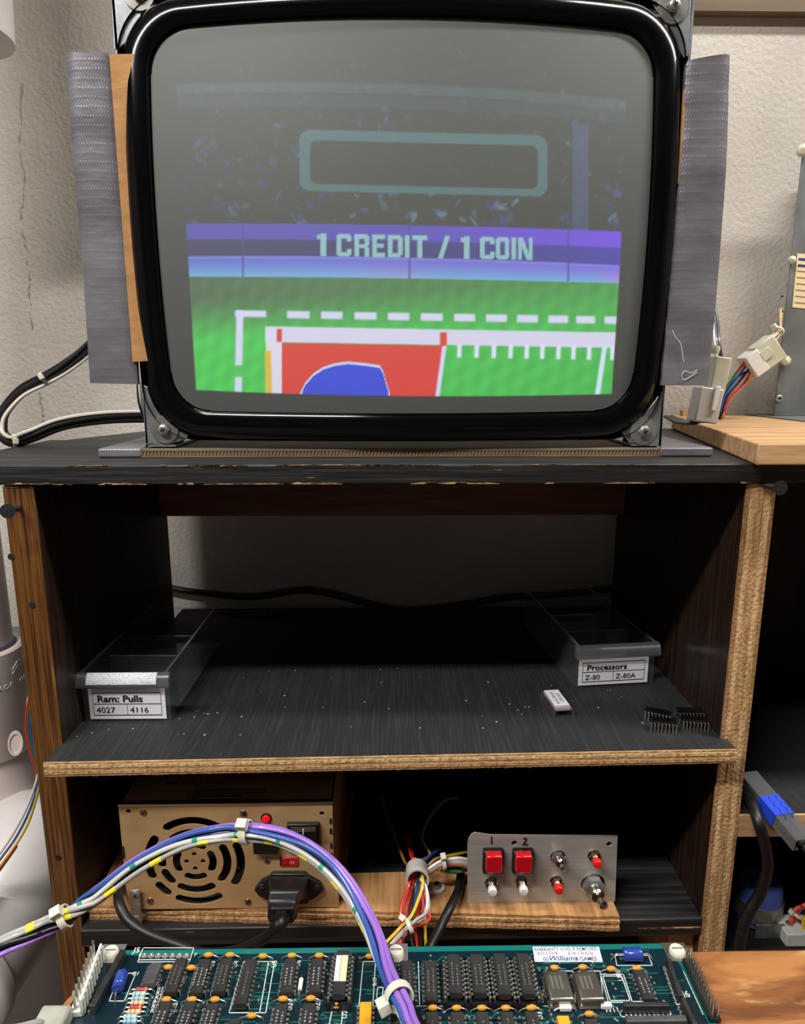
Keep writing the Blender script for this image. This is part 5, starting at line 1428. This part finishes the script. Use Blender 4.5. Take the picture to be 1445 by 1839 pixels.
sloop([(1104, 1716), (1164, 1716), (1171, 1734), (1107, 1734)])
sloop([(1194, 1741), (1199, 1738), (1222, 1802), (1215, 1805)])
sloop([(1112, 1820), (1116, 1826), (1200, 1826), (1205, 1820), (1200, 1815), (1116, 1815)])
sloop([(980, 1742), (986, 1740), (1032, 1806), (984, 1806)] if False else [(983, 1744), (1028, 1744), (1033, 1801), (984, 1803)])
sloop([(1037, 1744), (1077, 1744), (1084, 1801), (1042, 1803)])
sline((1227, 1745), (1262, 1822)); sline((595, 1808), (620, 1808)); sloop([(596, 1815), (616, 1815), (611, 1850), (589, 1850)])
sline((960, 1742), (975, 1800))
sko = sk.build('silkscreen', 'silk', pcb); sko['kind'] = 'stuff'
for s_, p, sz in (('J5', (238, 1711), .0046), ('1', (247, 1718), .003), ('7', (347, 1718), .003), ('U1', (286, 1771), .0034), ('U2', (329, 1770), .0034), ('U3', (383, 1738), .0034), ('U4', (425, 1738), .0034), ('U5', (495, 1738), .0036), ('U6', (538, 1738), .0036), ('U7', (585, 1738), .0036), ('U8', (634, 1738), .0036), ('J4', (182, 1783), .0042),
                  ('R1', (281, 1779), .003), ('R2', (279, 1787), .003), ('R3', (277, 1795), .003), ('R4', (273, 1803), .003), ('R5', (271, 1811), .003), ('R6', (269, 1819), .003), ('U23', (312, 1822), .0036), ('U24', (523, 1816), .0036), ('U25', (573, 1816), .0036), ('U26', (622, 1830), .0036),
                  ('J6', (1227, 1791), .0050), ('W11', (1086, 1818), .0036), ('U18', (1119, 1762), .0036), ('U19', (1163, 1762), .0036), ('R49', (676, 1771), .003), ('U33', (975, 1832), .0036), ('C1', (236, 1752), .003)):
    c = cz(*p); rz = 0.0 if s_[0] in 'RJW17C' and s_ != 'R49' else PI/2
    if s_ == 'J6': rz = 0.0
    text('lettering', s_, sz, flat_on((c.x, c.y, ZC+0.00015), rz), 'silk', sko, 0.012)
# copper tracks
tr = MB()
def track(pts, wd=0.0005):
    q = [Vector((x, y, ZC)) for x, y in pts]
    for i in range(len(q)-1):
        d_ = (q[i+1]-q[i]).normalized(); e = Vector((-d_.y, d_.x, 0))*wd/2
        tr.prism([q[i]+e, q[i+1]+e, q[i+1]-e, q[i]-e], (0, 0, 0.00006))
for k in range(120):
    x = random.uniform(PX0+0.05, PX1-0.03); y = random.uniform(0.252, PYF-0.008); l = random.uniform(0.006, 0.024); dg = random.choice((-1, 1))*random.uniform(0.001, 0.004)
    pts = [(x, y), (x+l*.6, y), (x+l*.6+abs(dg), y+dg), (min(x+l+abs(dg), PX1-0.006), y+dg)]
    if max(p_[1] for p_ in pts) < PYF-0.004: track(pts)
for k in range(90):
    ci = random.choice((0.10, 0.30, 0.46, 0.52, 0.62, 0.68, 0.72, 0.90)); x = PX0+(PX1-PX0)*ci+random.uniform(-.012, .012); y = random.uniform(0.255, PYF-0.01)
    track([(x, y), (x+random.uniform(.006, .014), y)], 0.0006)
tr = tr.build('copper_tracks', 'trace', pcb); tr['kind'] = 'stuff'
via = MB()
for k in range(260):
    x = random.uniform(PX0+0.03, PX1-0.02); y = random.uniform(0.25, PYF-0.006)
    via.lathe([(0.0007, 0), (0.0005, 0.0002), (0, 0.0001)], (x, y, ZC), (0, 0, 1), 6)
via = via.build('solder_vias', 'solder', pcb); via['kind'] = 'stuff'
# warranty sticker
st = [cz(*p) for p in ((956, 1701), (1075, 1701), (1082, 1728), (960, 1728))]
so = MB().prism([p+Vector((0, 0, 0.00012)) for p in st], (0, 0, 0.00015)).build('warranty_sticker', 'paper', pcb)
W_ = (st[1]-st[0]).length; H_ = (st[0]-st[3]).length
def stx(s_, u, v, size, m, bold=0.0, xs=1.0, shear=0.0, al='CENTER'):
    c = st[0]+(st[1]-st[0])*u+(st[3]-st[0])*v
    text('lettering', s_, size, flat_on((c.x, c.y, ZC+0.00032)), m, so, bold, al, xs, 1.0, 0.0, shear)
stx('WARRANTY VOID IF REMOVED', .49, .27, 0.0030, 'ink_blue', .012, .80)
stx('40104', .20, .57, 0.0034, 'ink_grey', 0, 1.35); stx('641868', .70, .57, 0.0034, 'ink_grey', 0, 1.35)
stx('Williams', .42, .93, 0.0044, 'ink_blue', .012, 1.0, .35); stx('®', .635, .93, 0.0030, 'ink_blue'); stx('GAMES', .80, .93, 0.0034, 'ink_blue', .018, .85)
cc3 = st[0]+(st[1]-st[0])*.17+(st[3]-st[0])*.83; MB().tube([cc3+Vector((.0014*math.cos(t), .0011*math.sin(t), .0003)) for t in np.linspace(0, 2*PI, 17)], .00018, 4).build('emblem', 'ink_blue', so)
stx('w', .17, .89, 0.0020, 'ink_blue', .02)

# plug lying at the near left corner
gp = thing('grey_plug', cz(108, 1830), 'grey wire plug lying on the corner of the work board beside the white header', 'connector')
c = oz(92, 1838, ZB+.005)
MB().box(c.x-0.0065, c.x+0.0075, c.y-0.012, c.y+0.006, ZB+0.0002, ZB+0.0095).build('housing', 'plug_grey', gp, 0.0015)
for k in range(2): MB().tube(spline([Vector((c.x-0.008, c.y-0.006+0.004*k, ZB+0.006)), oy(72, 1836+5*k, c.y-.004), oy(30, 1845+5*k, c.y-.012), oy(-10, 1848+5*k, c.y-.02)], 6), 0.0014, 8).build('wire', 'wire_grey', gp)

# ================================================================== BLUE AND GREY WIRE BUNDLE OVER THE BOARD
wbn = thing('wire_bundle', cz(745, 1845), 'arching bundle of blue, purple and grey wires tied with nylon over the circuit board', 'wires')
path = [oy(-70, 1745, .325), oy(0, 1702, .330), oy(60, 1675, .335), oy(116, 1647, .340), oy(180, 1603, .345), oy(250, 1551, .350), oy(330, 1511, .352), oy(400, 1496, .352), oy(441, 1494, .350), oy(500, 1502, .346), oy(560, 1530, .340), oy(612, 1577, .330), oy(655, 1645, .312), oy(685, 1715, .290), oy(716, 1790, .262), oy(742, 1838, .247), oy(775, 1890, .230)]
specs = [('purple', 1.15, 0.0), ('blue', 0.75, -0.85), ('ltgrey', -0.35, -1.0), ('grey', -1.25, -0.55), ('grey', -1.1, 0.5), ('navy', 0.0, 0.0), ('black', -.1, 1.0), ('purple', 0.9, .8)]
P, obs = bundle(wbn, path, specs, 0.0015, 0.55, 8, 9, keys=([0, .16, .24, .46, .56, 1], [3.9, 3.0, .75, .6, 0.0, -.1]))
for wi, bm_, st_ in ((2, 'band_green', 11), (3, 'band_yellow', 9), (4, 'band_yellow', 9), (5, None, 0)):
    if not bm_: continue
    o, pts = obs[wi]
    for i in range(6, len(pts)-3, st_):
        MB().tube(pts[i:i+2] if wi == 2 else pts[i:i+3], 0.00165, 9).build('marker_band', bm_, o)
for px_ in (116, 441, 716):
    i = min(range(len(P)), key=lambda j: abs(CX+F*((np.array(P[j])-CAM) @ RT)/((np.array(P[j])-CAM) @ FW)-px_))
    tie_ring(wbn, P, i, 0.0058, 0.0042, head=(-.1, -.5, 1) if px_ < 600 else (-1, -.5, -.3), hs=0.0055)

# ================================================================== DRAIN PIPES, LEFT
py_ = 0.62
pxc = oy(44, 1250, py_).x-0.0375; pr = oy(11, 1110, py_).x-pxc
zt = oy(20, 1165, py_).z
pipe = thing('drain_pipe', (pxc, py_, 0.0), 'grey plastic drain pipe with a coupling and elbow beside the shelf unit', 'pipe')
MB().lathe([(pr, zt-0.03), (pr, 2.449)], (pxc, py_, 0), (0, 0, 1), 36).build('upper_pipe', 'pvc', pipe)
cpr = oy(44, 1250, py_).x-pxc
z1 = oy(30, 1160, py_).z; z0 = oy(40, 1345, py_).z
MB().lathe([(pr*1.02, z1-.01), (pr*1.02, z1), (cpr-0.002, z1), (cpr, z1-0.002), (cpr, z0+0.006), (cpr-0.004, z0), (pr, z0-0.001)], (pxc, py_, 0), (0, 0, 1), 40).build('coupling', 'pvc', pipe)
MB().lathe([(pr*1.005, z1-0.001), (pr*1.10, z1+0.0008), (pr*1.0, z1+0.003)], (pxc, py_, 0), (0, 0, 1), 36).build('glue_line', 'glue_purple', pipe)
z2 = oy(60, 1440, py_).z
r2 = oy(72, 1435, py_).x-pxc
MB().lathe([(cpr-0.006, z0), (cpr-0.004, z0-0.02), (cpr+0.001, z0-0.045), (r2, z2+0.005), (r2, z2)], (pxc, py_, 0), (0, 0, 1), 40).build('reducer', 'pvc', pipe)
MB().lathe([(r2*0.99, z2-0.0012), (r2*0.995, z2)], (pxc, py_, 0), (0, 0, 1), 40).build('glue_line', 'glue_purple', pipe)
MB().lathe([(r2+0.003, z2-0.06), (r2+0.003, z2-0.003), (r2+0.0015, z2-0.0012)], (pxc, py_, 0), (0, 0, 1), 40).build('collar', 'pvc_white', pipe)
ang_ = math.atan2(-py_, -pxc)     # embossing faces the room
def emb(s_, z, size, da=0.0):
    rr_ = cpr+0.0002; n = len(s_)
    for i, ch in enumerate(s_):
        a = ang_+da+(i-(n-1)/2)*size*0.80/rr_
        p = Vector((pxc+rr_*math.cos(a), py_+rr_*math.sin(a), z))
        if ch != ' ': text('embossing', ch, size, frame3(p, (-math.sin(a), math.cos(a), 0), (0, 0, 1)), 'pvc_white', bpy.data.objects['coupling'], 0.01, 'CENTER', 1, 1, 0.0003)
emb('MADE IN', oy(20, 1222, py_).z, 0.0066, 0.62)
zem = oy(30, 1190, py_).z
for dz in (0, 0.004):
    for i in range(2):
        a0 = ang_+.80+(i-.5)*.26; rr_ = cpr+.0004
        pts = [Vector((pxc+rr_*math.cos(a0+t*.2), py_+rr_*math.sin(a0+t*.2), zem+dz+(.006*(t if i == 0 else 1-t)-.006))) for t in np.linspace(0, 1, 5)]
        MB().tube(pts, .0004, 5).build('emblem', 'pvc_white', bpy.data.objects['coupling'])
# oval test plug boss on the reducer
q = oy(34, 1340, py_-0.03)
MB().lathe([(0.012, 0), (0.0115, 0.0015), (0.009, 0.0015), (0.0085, 0.0004), (0, 0.0004)], oy(28, 1335, py_-.036), (.45, -1, .2), 24, 0.55).build('boss', 'pvc', pipe)
# big elbow sweeping towards the room
er = 0.053
ecx = oy(101, 1680, .53).x-er; ezc = 0.812
el = spline([Vector((pxc-.004, py_, z2-0.055)), Vector((pxc-.006, py_-.006, z2-0.085)), Vector((ecx, py_-.035, ezc+.035)), Vector((ecx, .535, ezc+.008)), Vector((ecx-.004, .49, ezc)), Vector((ecx-.008, .45, ezc-.002))], 6)
MB().tube(el, er, 40, True).build('elbow', 'pvc_white', pipe)
d_ = (el[-1]-el[-2]).normalized()
MB().lathe([(er, -.028), (er+.0045, -.027), (er+.0045, 0.0), (er-.006, 0.0), (er-.006, -.004), (0, -.004)], el[-1]+d_*.004, d_, 44).build('elbow_hub', 'pvc_white', pipe)
MB().box(el[-1].x+er*.55, el[-1].x+er*.62, el[-1].y-.002, el[-1].y+.05, ezc+er*.80, ezc+er*1.12).build('moulding_rib', 'pvc_white', pipe)
MB().tube([Vector((ecx, .56, ezc-.03)), Vector((ecx, .56, 0.0))], 0.045, 28).build('lower_pipe', 'pvc_white', pipe)
MB().tube([(pxc-.6, 0.70, oy(70, 1143, .70).z), (-0.265, 0.70, oy(70, 1143, .70).z)], 0.011, 16).build('grey_conduit', 'pipe_grey', pipe)
upb = MB().lathe([(0.045, 1.56), (0.047, 1.60), (0.047, 2.4)], (oy(12, 20, .60).x-0.046, .60, 0), (0, 0, 1), 32).build('upper_fitting', 'pvc_white', pipe)
lw = thing('thin_wires', oy(40, 1400, .50), 'thin coloured wires hanging between the drain pipe and the shelf unit', 'wires')
for m, o_x, pts in (('red', 0, [(58, 1240), (50, 1265), (47, 1310), (58, 1360), (66, 1392), (62, 1420)]), ('green', 0, [(59, 1242), (53, 1268), (51, 1310), (61, 1358), (68, 1390), (66, 1420)]), ('blue', 0, [(60, 1245), (56, 1275), (55, 1310), (64, 1358), (70, 1390), (69, 1420)]), ('tan', 0, [(62, 1230), (52, 1250), (49, 1270)]),
                    ('white', 0, [(70, 1385), (60, 1420), (44, 1460), (22, 1500), (2, 1530), (-20, 1560)]), ('blue', 0, [(72, 1390), (64, 1425), (48, 1468), (27, 1507), (6, 1536), (-20, 1572)]), ('yellow', 0, [(74, 1395), (66, 1430), (52, 1475), (32, 1512), (10, 1542), (-20, 1582)]), ('dkred', 0, [(30, 1520), (12, 1546), (-20, 1590)])):
    MB().tube(spline([oy(a, b, .49+.001*i) for i, (a, b) in enumerate(pts)], 6), 0.00105, 7).build('wire', 'wire_'+m, lw)

# ================================================================== RIGHT-HAND BAY
tu = thing('chip_tube', oz(1400, 1470, bz), 'clear plastic chip tube with a blue tape tag overhanging the right bay shelf', 'chip tube')
a = oz(1335, 1398, bz+.006); e = oz(1368, 1436, bz+.006); dirv = (oy(1440, 1525, PY-.030)-oz(1338, 1402, bz+.008)).normalized()
p0 = oz(1338, 1402, bz+.008); p1 = oy(1436, 1524, PY-.030)
L3 = (p1-p0).length; sd = dirv.cross(Vector((0, 0, 1))).normalized(); upv = sd.cross(dirv)
TM = Matrix(((sd.x, dirv.x, upv.x, p0.x), (sd.y, dirv.y, upv.y, p0.y), (sd.z, dirv.z, upv.z, p0.z), (0, 0, 0, 1)))
tb_ = MB(); hw_ = 0.0075
tb_.box(-hw_, hw_, 0, L3, 0.0088, 0.0096, TM); tb_.box(-hw_, -hw_+0.0008, 0, L3, 0.0001, 0.0087, TM); tb_.box(hw_-0.0008, hw_, 0, L3, 0.0001, 0.0087, TM)
tb_.box(-hw_, -hw_+.005, 0, L3, -0.0008, 0, TM); tb_.box(hw_-.005, hw_, 0, L3, -0.0008, 0, TM)
tb_.build('tube', 'tube_plastic', tu)
MB().box(-hw_-.0004, hw_+.0004, L3*.38, L3*.66, 0.0096, 0.0100, TM).build('blue_tape', 'blue_tape', tu); bt = MB().box(hw_, hw_+.0005, L3*.38, L3*.66, -0.001, 0.0100, TM).build('blue_tape', 'blue_tape', tu)
MB().box(-hw_-.0005, -hw_, L3*.38, L3*.66, -0.001, 0.0100, TM).build('blue_tape', 'blue_tape', tu)
zz = MB(); f0 = lambda x, y: TM @ Vector((x, L3*.40+y, 0.0101))
for i in range(2): zz.tube([f0(-.005+.006*i+(.0018 if j % 2 else 0), .003*j) for j in range(8)], .0003, 4)
zz.build('handwriting', 'ink_blue', bt)
for i in range(4):
    MB().box(-.0032, .0032, L3*.02+i*.0215, L3*.02+i*.0215+.0195, .0035, .0068, TM).build('chip', 'chip_black', tu)
for i in range(9): MB().box(hw_-.0016, hw_-.0009, L3*.66+.0025*i, L3*.66+.0025*i+.0008, .0005, .0062, TM).build('chip_pin', 'tin', tu)
bcb = MB().tube([Vector((max(q.x, XR1+0.0052), q.y, q.z)) for q in spline([oz(1331, 1400, bz+.0048), oz(1344, 1432, bz+.0062), oz(1352, 1448, bz+.0075), oy(1363, 1482, PY-.0125), oy(1374, 1520, PY-.0115), oy(1377, 1560, PY-.010), oy(1364, 1605, PY-.007), oy(1345, 1636, PY-.007), oy(1334, 1665, PY-.008), oy(1328, 1700, PY-.009), oy(1326, 1735, PY-.010)], 9)], 0.0042, 12).build('black_lead', 'rubber', None, loc=oy(1377, 1540, .44))
tag(bcb, 'black lead curving down in front of the right bay shelf', 'cable')
cap = thing('blue_capacitor', (oy(1358, 1680, .505).x, .505, 0.830), 'large blue can capacitor held in a metal clamp in the right bay', 'capacitor')
cx_ = oy(1358, 1640, .505).x; rr_ = oy(1400, 1600, .505).x-cx_
MB().lathe([(rr_-.003, 0.831), (rr_, 0.834), (rr_, oy(1358, 1588, .505).z), (rr_-.002, oy(1358, 1585, .505).z+.001), (0, oy(1358, 1585, .505).z+.001)], (cx_, .505, 0), (0, 0, 1), 32).build('can', 'blue_can', cap)
zc0, zc1 = oy(1358, 1664, .505-rr_).z, oy(1358, 1636, .505-rr_).z
MB().lathe([(rr_+.0004, zc0), (rr_+.0016, zc0), (rr_+.0016, zc1), (rr_+.0004, zc1)], (cx_, .505, 0), (0, 0, 1), 32).build('clamp_band', 'zinc', cap)
MB().box(cx_-.012, cx_+.012, .505-rr_-.0035, .505-rr_-.0018, 0.831, zc0+.004).build('clamp_foot', 'zinc', cap)
tbk = thing('terminal_block', (oy(1422, 1690, .486).x, .486, .83), 'white terminal block on the floor of the right bay', 'terminal block')
c = oy(1410, 1690, .485); c.z = .8365
MB().box(c.x-.006, c.x+.04, .475, .497, .8302, c.z+.006).build('block', 'header_white', tbk, .001)
for i in range(3): MB().lathe([(.0032, 0), (.0030, .0012), (0, .0012)], (c.x+.002+.011*i, .486, c.z+.006), (0, 0, 1), 12).build('terminal', 'tin', tbk)
rw = thing('red_wire_coil', oy(1435, 1650, .49), 'coil of red wires tied with nylon in the right bay', 'wires')
for k in range(4):
    MB().tube(spline([oy(1452, 1622+2*k, .49), oy(1436-2*k, 1632, .49), oy(1426-2*k, 1655, .488), oy(1430-2*k, 1678, .486), oy(1440, 1692, .485), oy(1455, 1698+k, .485)], 6), .0017, 8).build('wire', 'wire_'+('orange', 'red', 'dkred', 'orange')[k], rw)
MB().tube(spline([oy(1452, 1640, .482), oy(1442, 1655, .482), oy(1446, 1675, .48), oy(1458, 1690, .48)], 6), .0014, 8).build('wire', 'wire_yellow', rw)
Pq = spline([oy(1436, 1632, .49), oy(1428, 1645, .489), oy(1424, 1655, .488)], 4); tie_ring(rw, Pq, 3, .0048, head=(-1, -.3, .2), hs=.004)
